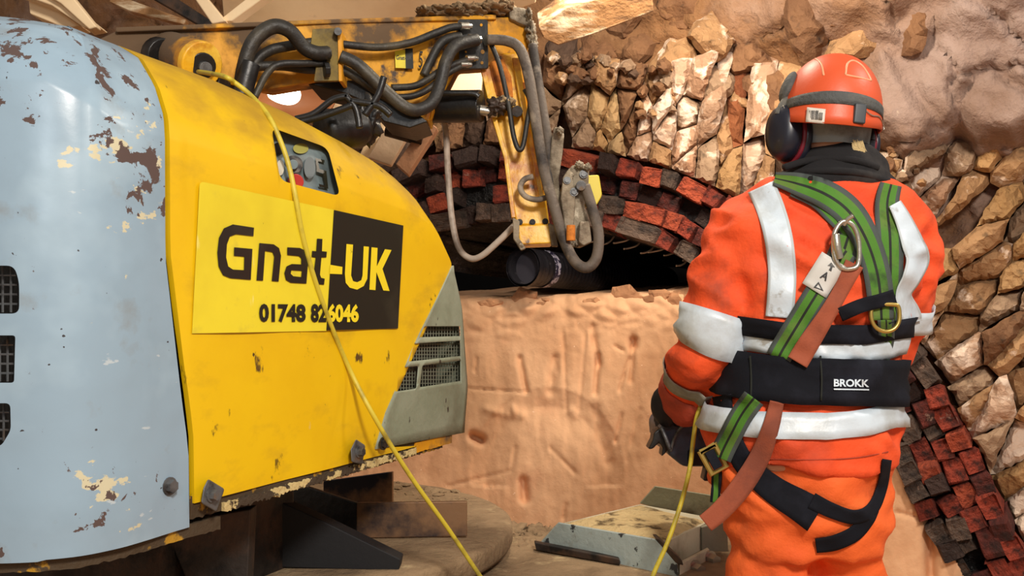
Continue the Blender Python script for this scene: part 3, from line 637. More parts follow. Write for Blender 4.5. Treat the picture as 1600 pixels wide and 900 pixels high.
seam = lambda w: float(np.interp(w, [0, .2, .38, .7, 1.0, 1.3, 1.6, 2.0], [.132, .129, .112, .084, .083, .095, .105, .095]))
# rear blue cover with three vents
def RP(px, py, off): return P(px, py, 1.165-off)
vents = [rounded([(-60, 415), (22, 415), (30, 440), (30, 490), (-60, 490)], 12), rounded([(-60, 524), (24, 524), (22, 598), (-60, 598)], 5), rounded([(-60, 630), (16, 630), (17, 672), (2, 697), (-60, 700)], 8)]
rear = sheet('rear_cover', lambda w: -.78, lambda w: seam(w)-.004, zbB, M['blue'], 90, 'chipped pale blue rear cover', .014, cuts=[cutter(v, fn=RP) for v in vents])
def grille(name, poly, fn, nx, ny, parent, m, wire=.0016, off=-.016, skew=0):
    xs = [p[0] for p in poly]; ys = [p[1] for p in poly]; x0, x1, y0, y1 = min(xs), max(xs), min(ys), max(ys)
    bm = bmesh.new()
    def inside(x, y):
        c = False; n = len(poly)
        for i in range(n):
            a, b = poly[i], poly[(i+1) % n]
            if (a[1] > y) != (b[1] > y) and x < (b[0]-a[0])*(y-a[1])/(b[1]-a[1]+1e-9)+a[0]: c = not c
        return c
    for hv in (0, 1):
        for k in range(1, (ny if hv else nx)):
            run = []
            for t in range(41):
                x, y = (x0+(x1-x0)*t/40, y0+(y1-y0)*k/ny) if hv else (x0+(x1-x0)*k/nx, y0+(y1-y0)*t/40)
                if inside(x, y): run.append((x, y))
            if len(run) > 1: tube_bm(bm, [fn(*run[0], off), fn(*run[-1], off+(.0 if hv else .001))], wire, 5)
    return from_bm(name, bm, m, parent)
for v in vents: grille('vent_grille', v, lambda x, y, o: RP(x, y, o), 7, 5, rear, M['steel'], .0015, -.012)
# yellow side panel: window, meets the front panel on a slanting seam
yg_px = [(425, 705), (500, 670), (640, 600), (712, 580), (790, 560)]
def s_of_px(px, py):
    v = SP(px, py); return (v.y-1.218)/.913
def yg(w):                                # slanting seam as a function of height on the wall
    z = 1.042+(1.50-1.042)*w
    return float(np.interp(z, [1.045, 1.13, 1.28, 1.40, 1.452], [s_of_px(581, 712), s_of_px(600, 645), s_of_px(650, 540), s_of_px(690, 450), s_of_px(707, 412)]))
win = rounded([(424, 199), (512, 231), (532, 307), (438, 282)], 13)
def fe(w): return float(np.interp(1.06+.4*w, [1.06, 1.16, 1.36, 1.45], [1.028, 1.046, 1.015, .972]))
side = sheet('side_panel', lambda w: seam(w)+.0055, lambda w: min(.968, fe(w)-.004), zbY, M['yellow'], 110, 'scuffed yellow side panel', .010, w1=2.0, cuts=[cutter(win, .05, .10), cutter([(703, 432), (612, 632), (592, 700), (760, 690), (760, 432)])])
# grey-green front panel
def fe(w): return float(np.interp(1.06+.4*w, [1.06, 1.16, 1.36, 1.45], [1.028, 1.046, 1.015, .972]))
gv = [[(663, 510), (721, 510), (721, 525), (655, 527)], [(647, 537), (722, 532), (722, 556), (638, 565)], [(627, 574), (653, 572), (650, 607), (617, 612)], [(660, 571), (724, 563), (724, 595), (656, 605)]]
V = []; Fc = []; nu, nw = 24, 22
for j in range(nw+1):
    w = j/nw; z = 1.058+(1.449-1.058)*w
    a = float(np.interp(z, [1.045, 1.13, 1.28, 1.40, 1.452], [s_of_px(583, 712), s_of_px(602, 645), s_of_px(652, 540), s_of_px(691, 450), s_of_px(707, 412)]))
    b = max(a+.002, fe(w))
    for i in range(nu+1):
        s = a+(b-a)*i/nu; p = plan(s)+NS*.0035; V.append((p.x, p.y, z-(.012*i/nu if j == 0 else 0)))
for j in range(nw):
    for i in range(nu): a = j*(nu+1)+i; Fc.append((a, a+1, a+nu+2, a+nu+1))
front = mesh('front_panel', V, Fc, M['green'], mc, 'dirty grey-green louvred front panel', True, fix=False)
sd = front.modifiers.new('s', 'SOLIDIFY'); sd.thickness = .012; sd.offset = -1
cs = [cutter([(min(x, 719), y) for x, y in rounded(g, 2, 2)]) for g in gv]
for c in cs:
    bo = front.modifiers.new('b', 'BOOLEAN'); bo.object = c; bo.solver = 'EXACT'
bake(front)
for c in cs: bpy.data.objects.remove(c)
M['grillewire'] = mat('grille_wire', (120, 122, 106), .6, .3)
for g in gv: grille('vent_grille', g, SP, max(5, int((max(p[0] for p in g)-min(p[0] for p in g))/4.2)), max(3, int((max(p[1] for p in g)-min(p[1] for p in g))/5.5)), front, M['grillewire'], .0011, -.012)
# front closing plate, top, added inner black box against light
b0 = plan(1.02); V = []
inn = NS*-1
def ring(s, off): p = plan(s)-NS*off; return p
z0, z1 = 1.02, 1.44
pp = [ring(.02, .03), ring(.95, .03), ring(.95, .6), ring(.02, .6)]
mesh('light_block_box', [(p.x, p.y, z0) for p in pp]+[(p.x, p.y, 1.42) for p in pp], [(0, 1, 2, 3), (4, 5, 6, 7), (0, 1, 5, 4), (1, 2, 6, 5), (2, 3, 7, 6), (3, 0, 4, 7)], M['black'], mc)  # unseen box added behind the panels to block light
V = []; ss = [-.75+i*(1.70)/40 for i in range(41)]
for s in ss: V.append(S(s, 2.0, 1.0))
for s in ss: q = S(s, 2.0, 1.0); q = q-NS*.3 if s > 0 else q+Vector((0, .35, 0)); V.append(q)
mesh('top_cover', V, [(i, i+1, i+42, i+41) for i in range(40)], M['boomy'], mc, None, True)
V = []
for s_, z_ in ((.968, 1.45), (1.03, 1.30), (1.046, 1.16), (1.028, 1.055)):
    p = plan(s_)-NS*.012; V += [(p.x, p.y, z_), (p.x-NS.x*.6, p.y-NS.y*.6, z_)]
mesh('nose_plate', V, [(0, 1, 3, 2), (2, 3, 5, 4), (4, 5, 7, 6)], M['green'], mc)
# flange along the bottom, chipped cream and bare brown steel
def strip(name, s0, s1, z0, z1, out, th, m, jag=0, n=60, lab=None, dz=0):
    V = []; Fc = []
    for i in range(n+1):
        s = s0+(s1-s0)*i/n; p = plan(s)+NS*out if s > .06 else plan(s)+pnorm(s)*out
        nn = NS if s > .06 else pnorm(s)
        ja = jag*fbm(i*.9, s0*7, 3); jb = jag*fbm(i*.9, 4, 9)
        for (a, b) in ((0, z1+jb), (0, z0+ja), (-th, z0+ja), (-th, z1+jb)):
            q = p+nn*a; V.append((q.x, q.y, b+dz*i/n))
    for i in range(n):
        for k in range(4): Fc.append((i*4+k, i*4+(k+1) % 4, i*4+4+(k+1) % 4, i*4+4+k))
    Fc += [(0, 1, 2, 3), (4*n, 4*n+1, 4*n+2, 4*n+3)]
    return mesh(name, V, Fc, m, mc, lab)
strip('bottom_flange', .132, .93, 1.018, 1.052, -.004, .05, M['brownedge'], .006, 120, 'bare brown bottom flange', .004)
strip('chipped_edge', .20, .80, 1.018, 1.030, .002, .01, M['chipcream'], .010, 160, 'flaking cream paint along the flange', .008)
strip('rear_flange', -.78, .20, .990, 1.010, -.006, .04, M['brownedge'], .004, 120)
strip('front_flange', .80, .97, 1.028, 1.050, .0, .03, M['boomy'], .003, 20, 'yellow flange under the front panel')
# corner clamps and bolts
def clamp(poly, c):
    V = [SP(x, y, .018) for x, y in poly]+[SP(x, y, .001) for x, y in poly]; n = len(poly)
    o = mesh('clamp_plate', V, [list(range(n)), list(range(2*n-1, n-1, -1))]+[(i, i+n, (i+1) % n+n, (i+1) % n) for i in range(n)], M['steel'], mc, 'grey steel clamp plate'); wear(o, .003)
    bolt('bolt_head', SP(*c, .018), NS, .0085, M['steel'], o, .012)
clamp([(325, 748), (351, 764), (338, 800), (314, 786), (318, 762)], (330, 773)); clamp([(556, 686), (571, 696), (566, 726), (549, 722), (548, 702)], (560, 706))
bolt('cover_bolt', S(.086, .12, 1.008), NS, .010, M['steel'], rear, .010)
bolt('cover_bolt', SP(599, 693, .012), NS, .010, M['black'], front, .006)
# window inlay with dial, red lamp and the figure 5
M['inlay'] = mat('inlay_blue_grey', (112, 128, 132), .4, layers=[dict(c=(84, 96, 100), s=9, lo=.45, hi=.65)])
M['decaly'] = mat('decal_yellow', (226, 208, 48), .34, layers=[dict(c=(212, 192, 44), s=5, lo=.45, hi=.7), dict(c=(196, 178, 60), s=11, lo=.62, hi=.72, d=8, a=.7), dict(c=(90, 80, 30), s=40, lo=.735, hi=.75, d=4), dict(c=(246, 240, 180), s=12, lo=.66, hi=.71, d=6, a=.6, st=(1, 1, .25))], bump=[(20, .05)])
M['decalk'] = mat('decal_black', (28, 30, 26), .30, layers=[dict(c=(52, 52, 42), s=6, lo=.55, hi=.8, d=7), dict(c=(130, 130, 110), s=30, lo=.73, hi=.75, d=5, st=(1, 1, .3))])
M['decalt'] = mat('decal_letter_yellow', (232, 210, 40), .35, layers=[dict(c=(120, 110, 40), s=30, lo=.70, hi=.74, d=5)])
def flat(name, poly, off, m, parent, holes=(), th=.0008, lab=None, fn=None):
    """a thin printed or cut piece lying on the side panel"""
    fn = fn or SP
    cu = bpy.data.curves.new(name, 'CURVE'); cu.dimensions = '2D'; cu.fill_mode = 'BOTH'
    for pl in [poly]+list(holes):
        sp = cu.splines.new('POLY'); sp.points.add(len(pl)-1); sp.use_cyclic_u = True
        for p, q in zip(sp.points, pl): p.co = (q[0], q[1], 0, 1)
    t = bpy.data.objects.new(name, cu); C.objects.link(t); dg = bpy.context.evaluated_depsgraph_get()
    me = bpy.data.meshes.new_from_object(t.evaluated_get(dg)); bpy.data.objects.remove(t)
    for v in me.vertices: v.co = fn(v.co.x, v.co.y, off)
    o = link(name, me, m, parent, lab); return o
IN = lambda x, y, o: SP(x, y, o-max(0, 275-y)*.0007)
inlay = flat('control_inlay', [(416, 199), (522, 232), (540, 313), (430, 291)], -.020, M['inlay'], mc, fn=IN, lab='dusty blue-grey control inlay behind the window')
fi = lambda pl, off, n, m, lab=None: flat(n, pl, off+.024, m, inlay, lab=lab, fn=IN)
circ = lambda cx, cy, rx, ry, n=20: [(cx+rx*math.cos(6.2832*i/n), cy+ry*math.sin(6.2832*i/n)) for i in range(n)]
M['dial'] = mat('dial_dark', (44, 44, 46), .5, layers=[dict(c=(110, 106, 100), s=30, lo=.55, hi=.65)])
cyl('dial', IN(459, 257, -.022), IN(459, 257, -.012), Rm(15, 1.5), M['dial'], inlay, 'dark round dial')
cyl('dial_cap', IN(458, 257, -.012), IN(458, 257, -.008), Rm(8, 1.5), M['inlay'], inlay)
cyl('red_lamp', IN(462, 284, -.022), IN(462, 284, -.010), Rm(13, 1.5), mat('red_plastic', (170, 40, 30), .35), inlay, 'red round lamp')
fi(circ(484, 262, 9, 17), -.042, 'grey_oval', mat('oval_grey', (92, 102, 106), .5))
fi(circ(470, 232, 12, 8), -.042, 'yellow_patch', mat('patch_olive', (150, 146, 70), .6))
fi(circ(438, 262, 6, 12), -.042, 'pale_patch', mat('patch_pale', (190, 186, 170), .6))
fi([(507, 250), (493, 247), (495, 268), (505, 271), (508, 290), (498, 287), (499, 292), (513, 295), (510, 267), (499, 264), (497, 252), (507, 254)], -.0425, 'figure_five', M['decalk'], 'dark figure 5')
cyl('knob', IN(436, 232, -.022), IN(436, 232, -.008), Rm(10, 1.5), M['black'], inlay)
# big decal with the company name and telephone number
dec = flat('decal', rounded([(312, 283), (522, 328), (510, 517), (300, 521)], 8, 4)[0:6]+[(522, 328), (510, 517), (300, 521)], .0025, M['decaly'], mc, lab='pale yellow and black company decal')
flat('decal_black_square', [(521.8, 328), (630.4, 352.4), (622, 513.3), (510, 516)], .0032, M['decalk'], dec)
ct = lambda pl: [(300+x/3.914, 300+y/3.914) for x, y in pl]
LET = dict(G=[(380, 218), (376, 270), (270, 258), (232, 272), (214, 320), (209, 400), (222, 455), (250, 474), (318, 478), (320, 395), (257, 390), (258, 338), (370, 348), (360, 537), (235, 527), (190, 508), (163, 455), (155, 370), (165, 280), (195, 222), (250, 198)],
           n=[(412, 312), (500, 320), (533, 343), (545, 390), (530, 548), (488, 544), (503, 395), (493, 368), (447, 360), (435, 542), (395, 540)],
           a=[(583, 338), (660, 342), (700, 362), (712, 410), (700, 560), (605, 555), (575, 538), (565, 495), (578, 455), (610, 440), (668, 443), (668, 405), (655, 392), (583, 385)],
           t=[(765, 285), (798, 287), (795, 362), (825, 365), (822, 400), (792, 400), (783, 505), (790, 525), (812, 530), (808, 567), (770, 563), (748, 545), (742, 515), (757, 400), (732, 397), (735, 360), (760, 362)])
for k, pl in LET.items():
    flat('letter_'+k.lower(), ct(pl), .0042, M['decalk'], dec, [ct([(608, 478), (672, 482), (668, 520), (620, 515), (604, 500)])] if k == 'a' else ())
for k, pl in (('hyphen', [(845, 445), (920, 458), (918, 503), (842, 500)]), ('letter_u', [(945, 318), (985, 322), (973, 510), (985, 545), (1010, 552), (1035, 540), (1043, 510), (1050, 332), (1082, 335), (1072, 530), (1050, 575), (1010, 597), (965, 585), (940, 555), (935, 500)]),
              ('letter_k', [(1098, 338), (1135, 342), (1130, 455), (1180, 350), (1220, 355), (1165, 470), (1208, 605), (1170, 602), (1128, 490), (1122, 600), (1085, 597)])):
    flat(k, ct(pl), .0042, M['decalt'], dec)
def text_on(name, s, quad, fn, m, parent, bold=.02, lab=None, off=.0042, sx=1):
    cu = bpy.data.curves.new(name, 'FONT'); cu.body = s; cu.offset = bold; cu.resolution_u = 3
    t = bpy.data.objects.new(name, cu); C.objects.link(t); dg = bpy.context.evaluated_depsgraph_get(); dg.update()
    me = bpy.data.meshes.new_from_object(t.evaluated_get(dg)); bpy.data.objects.remove(t)
    xs = [v.co.x for v in me.vertices]; ys = [v.co.y for v in me.vertices]; x0, x1, y0, y1 = min(xs), max(xs), min(ys), max(ys)
    tl, tr, br, bl = [Vector(q) for q in quad]
    for v in me.vertices:
        u, w = (v.co.x-x0)/(x1-x0), (v.co.y-y0)/(y1-y0)
        q = (bl*(1-u)+br*u)*(1-w)+(tl*(1-u)+tr*u)*w; v.co = fn(q.x, q.y, off)
    return link(name, me, m, parent, lab)
dq = lambda a, b: [ct([(a, 683)])[0], ct([(b, 686)])[0], ct([(b, 797)])[0], ct([(a, 797)])[0]]
text_on('digits', '01748', dq(411, 696), SP, M['decalk'], dec, .045)
text_on('digits', '82', dq(727, 822), SP, M['decalk'], dec, .045)
text_on('digits', '6046', dq(830, 1020), SP, M['decalt'], dec, .045)
# ------------------------------------------------------------------ boom
by = lambda a, b=0: 1.95+(a-167)/600*.40
boom = prism('boom', [(150, 62), (180, 48), (340, 40), (530, 33), (700, 28), (800, 26), (822, 34), (828, 60), (822, 86), (775, 90), (762, 105), (712, 108), (690, 150), (673, 190), (655, 190), (630, 182), (606, 172), (592, 142), (560, 128), (500, 127), (400, 143), (330, 125), (200, 90)], by, .15, M['boomy'], mc, 'yellow boom', .006, (.0, 1, .185))
prism('boom_top_plate', [(180, 42), (530, 29), (775, 22), (775, 30), (530, 36), (180, 50)], lambda a, b: by(a)-.012, .17, M['boomy'], boom, bev=.003)
B = lambda x, y, d=0.0: P(x, y, by(x)-d)
cyl('pivot_boss', B(266, 84, -.02), B(312, 100, .10), Rm(35, 2.0), M['boomy'], boom, 'worn pivot boss', 28)
cyl('boss_face', B(308, 99, .095), B(317, 102, .112), Rm(36, 1.97), M['dipy'], boom, 'chipped yellow boss face', 28)
cyl('pivot_hole', B(316, 102, .110), B(318, 103, .118), Rm(20, 1.95), M['black'], boom)
cyl('pivot_pin', B(318, 106, .11), B(322, 107, .126), Rm(10, 1.95), M['steel'], boom)
box('boom_base', (-.76, 2.08, 1.50), (.20, .16, .76), M['grimy'], boom, 'grimy boom base')
cyl('boss_collar', B(246, 86, .0), B(258, 89, .03), Rm(28, 2.0), M['black'], boom)
M['olive'] = mat('grimy_olive_plate', (126, 106, 44), .7, layers=[dict(c=(60, 50, 34), s=9, lo=.45, hi=.6, d=7), dict(c=(180, 140, 30), s=7, lo=.58, hi=.68)], bump=[(30, .4)])
pl_ = prism('hose_bracket', [(488, 45), (530, 43), (533, 126), (490, 127), (494, 100), (484, 80)], lambda a, b: by(a)-.07, .012, M['olive'], boom, 'grimy olive hose bracket', .002)
prism('bracket_edge', [(527, 48), (534, 48), (535, 127), (529, 127)], lambda a, b: by(a)-.075, .07, M['boomy'], pl_, bev=.002)
cyl('bracket_pin', B(528, 49, .10), B(528, 49, .0), Rm(6, 2.1), M['steel'], pl_)
def bh(name, pts, r, m='rubber', lab=None):
    return hose(name, [(x, y, by(x)-.05-(d if len(q) else 0)) for (x, y, *q) in pts for d in [q[0] if q else 0]], r, M[m], boom, lab)
bh('hydraulic_hose', [(376, 150, .03), (380, 110, .04), (395, 66, .05), (425, 42, .05), (452, 48, .05), (475, 74, .04), (495, 83, .04), (512, 83, .03)], 11.5)
bh('hydraulic_hose', [(385, 150), (398, 100), (420, 80), (450, 72), (495, 66)], 8)
bh('hydraulic_hose', [(398, 152, .03), (415, 118, .03), (435, 101, .03), (470, 99, .03), (508, 99, .02)], 5.5)
bh('hydraulic_hose', [(396, 104), (440, 103), (480, 108), (510, 108)], 7.5)
bh('hose_sleeve', [(378, 150, .04), (386, 118, .045), (391, 100, .045)], 16, 'black')
for (x, y) in ((512, 84), (512, 109)): cyl('hose_nut', B(x-6, y, .08), B(x+2, y, .08), Rm(12, 2.1), M['black'], boom, seg=8)
bh('hydraulic_hose', [(534, 69), (590, 74), (640, 67), (680, 52), (705, 43), (728, 41)], 6)
bh('hydraulic_hose', [(532, 88, .03), (560, 102, .04), (600, 140, .05), (630, 166, .06), (652, 172, .06), (675, 160, .06), (688, 130, .05), (697, 95, .05), (712, 72, .04), (745, 62, .02)], 10)
bh('hydraulic_hose', [(534, 108), (560, 122, .01), (590, 142, .02), (620, 160, .03)], 8)
bh('hydraulic_hose', [(612, 137), (645, 135), (665, 126), (690, 110), (712, 100), (738, 92)], 5.5)
bh('hydraulic_hose', [(620, 152), (645, 150), (668, 140), (695, 118), (715, 106), (730, 101)], 5)
bh('hydraulic_hose', [(662, 118), (675, 90), (688, 68), (705, 59), (720, 57)], 7)
man = prism('manifold_plate', rounded([(715, 30), (762, 30), (763, 107), (718, 107)], 5), lambda a, b: by(a)-.03, .012, M['black'], boom, 'black manifold plate', .001)
for (x, y, r) in ((752, 39, 2.2), (754, 81, 3.2), (753, 98, 2.4), (728, 81, 1.6)): cyl('bolt_hole', B(x, y, .033), B(x, y, .028), Rm(r, 2.33), M['boomy'], man)
for (x, y, r) in ((728, 41, 6), (742, 62, 8.5), (738, 91, 5), (728, 101, 5), (768, 63, 8)): 
    cyl('hose_fitting', B(x-9, y, .055), B(x+4, y, .050), Rm(r, 2.33), M['chrome'], man, seg=12); cyl('hose_fitting', B(x+2, y, .055), B(x+8, y, .05), Rm(r*.7, 2.33), M['chrome'], man, seg=8)
flat('small_decal', [(617, 80), (645, 76), (646, 107), (618, 106)], 0, M['decaly'], boom, lab='small yellow and black decal', fn=lambda x, y, o: B(x, y, .016))
flat('small_decal_black', [(633, 76), (645, 75.5), (646, 107.5), (634, 107)], 0, M['decalk'], boom, fn=lambda x, y, o: B(x, y, .0168))
text_on('small_lettering', 'Gnat-UK', [(619, 86), (644, 87), (644, 94), (619, 93)], lambda x, y, o: B(x, y, .0175), M['dial'], boom, .02)
text_on('figure_five', '5', [(655, 80), (661, 80), (660, 106), (654, 106)], lambda x, y, o: B(x, y, .016), M['decalk'], boom, .0)
# boom nose, crusts
prism('knuckle_cap', [(795, 8), (822, 12), (829, 30), (828, 42), (812, 36), (796, 28)], lambda a, b: by(a)-.02, .18, M['crust'], boom, 'grey encrusted cap', .006)
def lump(name, x, y, Y, rx, ry, m, parent, seed, rz=.05, lab=None):
    bm = bmesh.new(); bmesh.ops.create_icosphere(bm, subdivisions=4, radius=1)
    for v in bm.verts:
        k = 1+1.1*fbm(v.co.x*2.6+seed, v.co.y*2.6, v.co.z*2.6, 1, 5); v.co = Vector((v.co.x*k*Rm(rx, Y), v.co.y*k*rz, v.co.z*k*Rm(ry, Y)))+P(x, y, Y)
    return from_bm(name, bm, m, parent, lab, True)
for k, (x, y, rx, ry) in enumerate([(690, 25, 28, 6), (730, 22, 26, 8), (765, 19, 24, 8), (790, 17, 14, 9), (715, 27, 20, 4), (665, 27, 14, 4)]): lump('mud_crust', x, y, by(x)+.02, rx, ry, M['mud'], boom, k*3.1, .07)
for k, (x, y, rx, ry) in enumerate([(829, 50, 8, 14), (832, 68, 7, 12), (826, 26, 5, 9)]): lump('dried_crust', x, y, by(x)-.01, rx, ry, M['crust'], boom, 30+k*2, .04)
# ------------------------------------------------------------------ dipper arm
dy = lambda a, b: 2.36-.0002*(b-80)
dip = prism('dipper_arm', [(752, 100), (768, 84), (815, 80), (822, 120), (832, 180), (842, 240), (852, 300), (858, 345), (860, 352), (806, 352), (799, 310), (789, 240), (774, 192), (756, 150)], dy, .13, M['dipy'], mc, 'bright yellow dipper arm', .006)
D = lambda x, y, d=0.0: P(x, y, dy(x, y)-d)
prism('arm_rib', [(750, 105), (758, 104), (778, 190), (793, 240), (806, 340), (799, 340), (787, 245), (771, 192)], lambda a, b: dy(a, b)-.02, .03, M['dipy'], dip, bev=.002)
prism('arm_rib', [(800, 90), (812, 90), (824, 170), (838, 240), (850, 310), (843, 310), (826, 225), (812, 160)], lambda a, b: dy(a, b)-.02, .03, M['dipy'], dip, bev=.002)
prism('recess_plate', [(764, 96), (786, 92), (799, 120), (802, 152), (776, 150), (768, 120)], lambda a, b: dy(a, b)-.004, .02, M['rustor'], dip, 'rust-orange recess plate', .002)
prism('arm_lower_box', [(808, 352), (860, 350), (864, 380), (812, 382)], lambda a, b: dy(a, b)-.022, .12, M['dipy'], dip, None, .004)
prism('outer_flange', [(824, 120), (834, 150), (850, 262), (844, 272), (836, 240), (826, 180)], lambda a, b: dy(a, b)-.05, .02, M['dipy'], dip, None, .002)
for (x, y) in ((812, 347), (832, 347), (852, 346)): bolt('arm_bolt', D(x, y, .005), (0, -1, 0), .006, M['grimy'], dip)
prism('hinge_lug', [(801, 340), (812, 345), (811, 372), (822, 388), (814, 391), (802, 372)], lambda a, b: dy(a, b)-.04, .03, M['crust'], dip, 'worn grey hinge lug', .003)
prism('hinge_lug', [(856, 348), (868, 352), (872, 385), (862, 384)], lambda a, b: dy(a, b)-.035, .03, M['crust'], dip, None, .003)
cyl('pivot_bolt', D(808, 174, .05), D(808, 174, 0), Rm(9, 2.34), M['grimy'], dip, seg=8)
prism('stop_block', [(808, 128), (820, 128), (822, 144), (809, 144)], lambda a, b: dy(a, b)-.02, .03, M['rustor'], dip, None, .002)
lump('grease_lump', 775, 168, 2.30, 16, 14, M['grimy'], dip, 4, .03); lump('grease_lump', 790, 160, 2.31, 12, 10, M['mud'], dip, 9, .03)
cyl('ram_cylinder', P(664, 167, 2.34), P(752, 166, 2.30), Rm(25, 2.3), M['black'], mc, 'black hydraulic ram', 28)
cyl('ram_rod', P(750, 172, 2.30), P(778, 176, 2.30), Rm(8, 2.3), M['chrome'], mc, 'bright ram rod'); tube('ram_pipe', [P(676, 146, 2.26), P(735, 146, 2.25), P(748, 152, 2.25)], Rm(5, 2.25), M['black'], mc)
def dh(name, pts, r, m='rubberd', lab=None, d=.05): return hose(name, [(x, y, dy(x, y)-d) for x, y in pts], r, M[m], dip, lab)
dh('hydraulic_hose', [(762, 62), (792, 64), (812, 76), (824, 110), (833, 160), (842, 220), (851, 270), (868, 330), (880, 372), (898, 408), (917, 418), (932, 402), (935, 365), (925, 325), (914, 290)], 8.5, d=.08)
dh('hydraulic_hose', [(832, 70), (838, 110), (848, 170), (857, 230), (860, 290)], 7.5, 'rubberd', d=.04)
dh('hydraulic_hose', [(766, 66), (780, 100), (794, 160), (802, 210), (810, 233), (817, 228), (823, 195), (828, 160), (820, 140)], 4, 'rubber', d=.06)
dh('hydraulic_hose', [(833, 276), (820, 280), (813, 292), (820, 306), (838, 312), (856, 308)], 4.6, 'rubberd', d=.05)
hose('return_hose', [(686, 170, 2.40), (696, 200, 2.4), (700, 270, 2.42), (706, 340, 2.42), (716, 385, 2.40), (733, 403, 2.38), (752, 400, 2.36), (780, 376, 2.34), (806, 350, 2.33)], 5, mat('lit_pale_hose', (186, 172, 158), .5, layers=[dict(c=(110, 96, 84), s=9, lo=.5, hi=.65)], bump=[(40, .3)]), mc, 'hose hanging in a loop, coloured pale as if lit')  # silvery light on this hose is put into its base colour
# tilt link and quick coupler
prism('tilt_link', [(867, 197), (876, 200), (882, 208), (879, 240), (873, 280), (876, 312), (884, 340), (874, 345), (862, 322), (857, 285), (859, 245), (862, 215)], lambda a, b: 2.27, .035, M['crust'], dip, 'grey encrusted tilt link', .006)
cp = prism('quick_coupler', [(884, 270), (894, 258), (908, 254), (921, 258), (920, 290), (914, 320), (922, 345), (922, 378), (908, 385), (888, 378), (880, 345), (876, 300)], lambda a, b: 2.26, .08, M['crust'], mc, 'grey encrusted quick coupler', .008)
prism('coupler_cheek', [(880, 276), (890, 262), (900, 300), (896, 360), (884, 365), (876, 310)], lambda a, b: 2.235, .03, M['crust'], cp, None, .004)
cyl('coupler_pin', P(892, 376, 2.20), P(892, 352, 2.20), Rm(7, 2.2), M['rustor'], cp); cyl('coupler_pin', P(908, 290, 2.22), P(908, 290, 2.28), Rm(8, 2.2), M['steel'], cp)
bolt('coupler_bolt', P(897, 300, 2.235), (0, -1, 0), .008, M['steel'], cp); bolt('coupler_bolt', P(912, 272, 2.255), (0, -1, 0), .008, M['steel'], cp); bolt('coupler_bolt', P(886, 282, 2.232), (0, -1, 0), .007, M['steel'], cp)
prism('coupler_lug', [(906, 345), (921, 345), (925, 378), (912, 384), (904, 378)], lambda a, b: 2.22, .03, M['crust'], cp, None, .004)
for k, (x, y) in enumerate([(905, 258), (890, 275), (918, 262), (900, 380), (874, 205), (868, 330)]): lump('dried_crust', x, y, 2.25, 6, 6, M['crust'], cp, 60+k, .012)
prism('coupler_guard', rounded([(915, 274), (936, 273), (941, 305), (932, 321), (914, 322)], 4), lambda a, b: 2.27, .05, mat('guard_yellow', (214, 196, 60), .5, layers=[dict(c=(120, 90, 40), s=20, lo=.62, hi=.68)]), cp, 'yellow coupler guard', .003)
# ------------------------------------------------------------------ black gear under the boom
cyl('slew_motor', P(500, 203, 1.92), P(570, 200, 2.0), Rm(31, 2.0), M['black'], mc, 'black rounded motor housing', 28, bev=.02)
lump('motor_end', 572, 190, 2.0, 22, 30, M['black'], mc, 2, .04)
for k, pts in enumerate([[(462, 186), (490, 178), (520, 156), (545, 150)], [(470, 190), (495, 184), (530, 172), (550, 164)], [(540, 150), (556, 170), (562, 200)], [(548, 158), (590, 165), (610, 180)], [(600, 120), (590, 150), (570, 180)]]): hose('cable_bundle', [(x, y, 1.86) for x, y in pts], 5.5, M['black'], mc)
prism('slew_frame', [(480, 131), (560, 124), (620, 150), (668, 190), (640, 200), (600, 190), (572, 160), (540, 146)], lambda a, b: 2.18, .16, M['black'], mc, 'black slewing frame under the boom')
prism('boom_belly', [(606, 172), (640, 186), (670, 189), (676, 160), (664, 182), (640, 178)], lambda a, b: by(a)-.03, .10, M['dipy'], boom, None, .003)
# ------------------------------------------------------------------ undercarriage
tt = []
bm = bmesh.new(); cc_, rr_ = Vector((-.66, 2.36, 0)), .66; n = 96; r3 = random.Random(3)
ringsz = [(0, .795), (.2, .792), (.4, .788), (.55, .785), (.645, .783), (.658, .779), (.661, .772), (.662, .74), (.655, .728), (.60, .72)]
prev = None
for (r, z) in ringsz:
    row = [bm.verts.new((cc_.x+max(r, .001)*math.cos(6.28318*k/n), cc_.y+max(r, .001)*math.sin(6.28318*k/n), z+(.006*fbm(r*9*math.cos(6.28*k/n), r*9*math.sin(6.28*k/n)) if z > .77 else 0))) for k in range(n)]
    if prev:
        for k in range(n): bm.faces.new((prev[k], prev[(k+1) % n], row[(k+1) % n], row[k]))
    prev = row
turn = from_bm('turntable', bm, M['mud'], mc, 'mud-covered round turntable', True)
for k in range(60):
    a = r3.uniform(.2, 1.4); rr = r3.uniform(.45, .64); q = cc_+Vector((math.cos(a)*rr, math.sin(a)*rr, 0)); s_ = r3.uniform(.006, .022)
    bm = bmesh.new(); bmesh.ops.create_icosphere(bm, subdivisions=1, radius=1)
    for v in bm.verts: v.co = Vector((v.co.x*s_*r3.uniform(.7, 1.5), v.co.y*s_*r3.uniform(.7, 1.4), v.co.z*s_*.55))+q+Vector((0, 0, .785))
    from_bm('mud_crumb', bm, M['mud'], turn)
box('chassis_deck', (.12, 2.05, .69), (1.0, .92, .04), M['mud'], mc, 'muddy chassis deck', .004)
def poly3(name, pts, th, m, parent=None, lab=None, bev=.002, flip=1):
    pts = [Vector(p) for p in pts]; nrm = (pts[1]-pts[0]).cross(pts[2]-pts[0]).normalized()*flip; n = len(pts)
    V = pts+[p-nrm*th for p in pts]
    o = mesh(name, V, [list(range(n)), list(range(2*n-1, n-1, -1))]+[(i, i+n, (i+1) % n+n, (i+1) % n) for i in range(n)], m, parent or mc, lab)
    if bev: wear(o, bev)
    return o
zT = .79
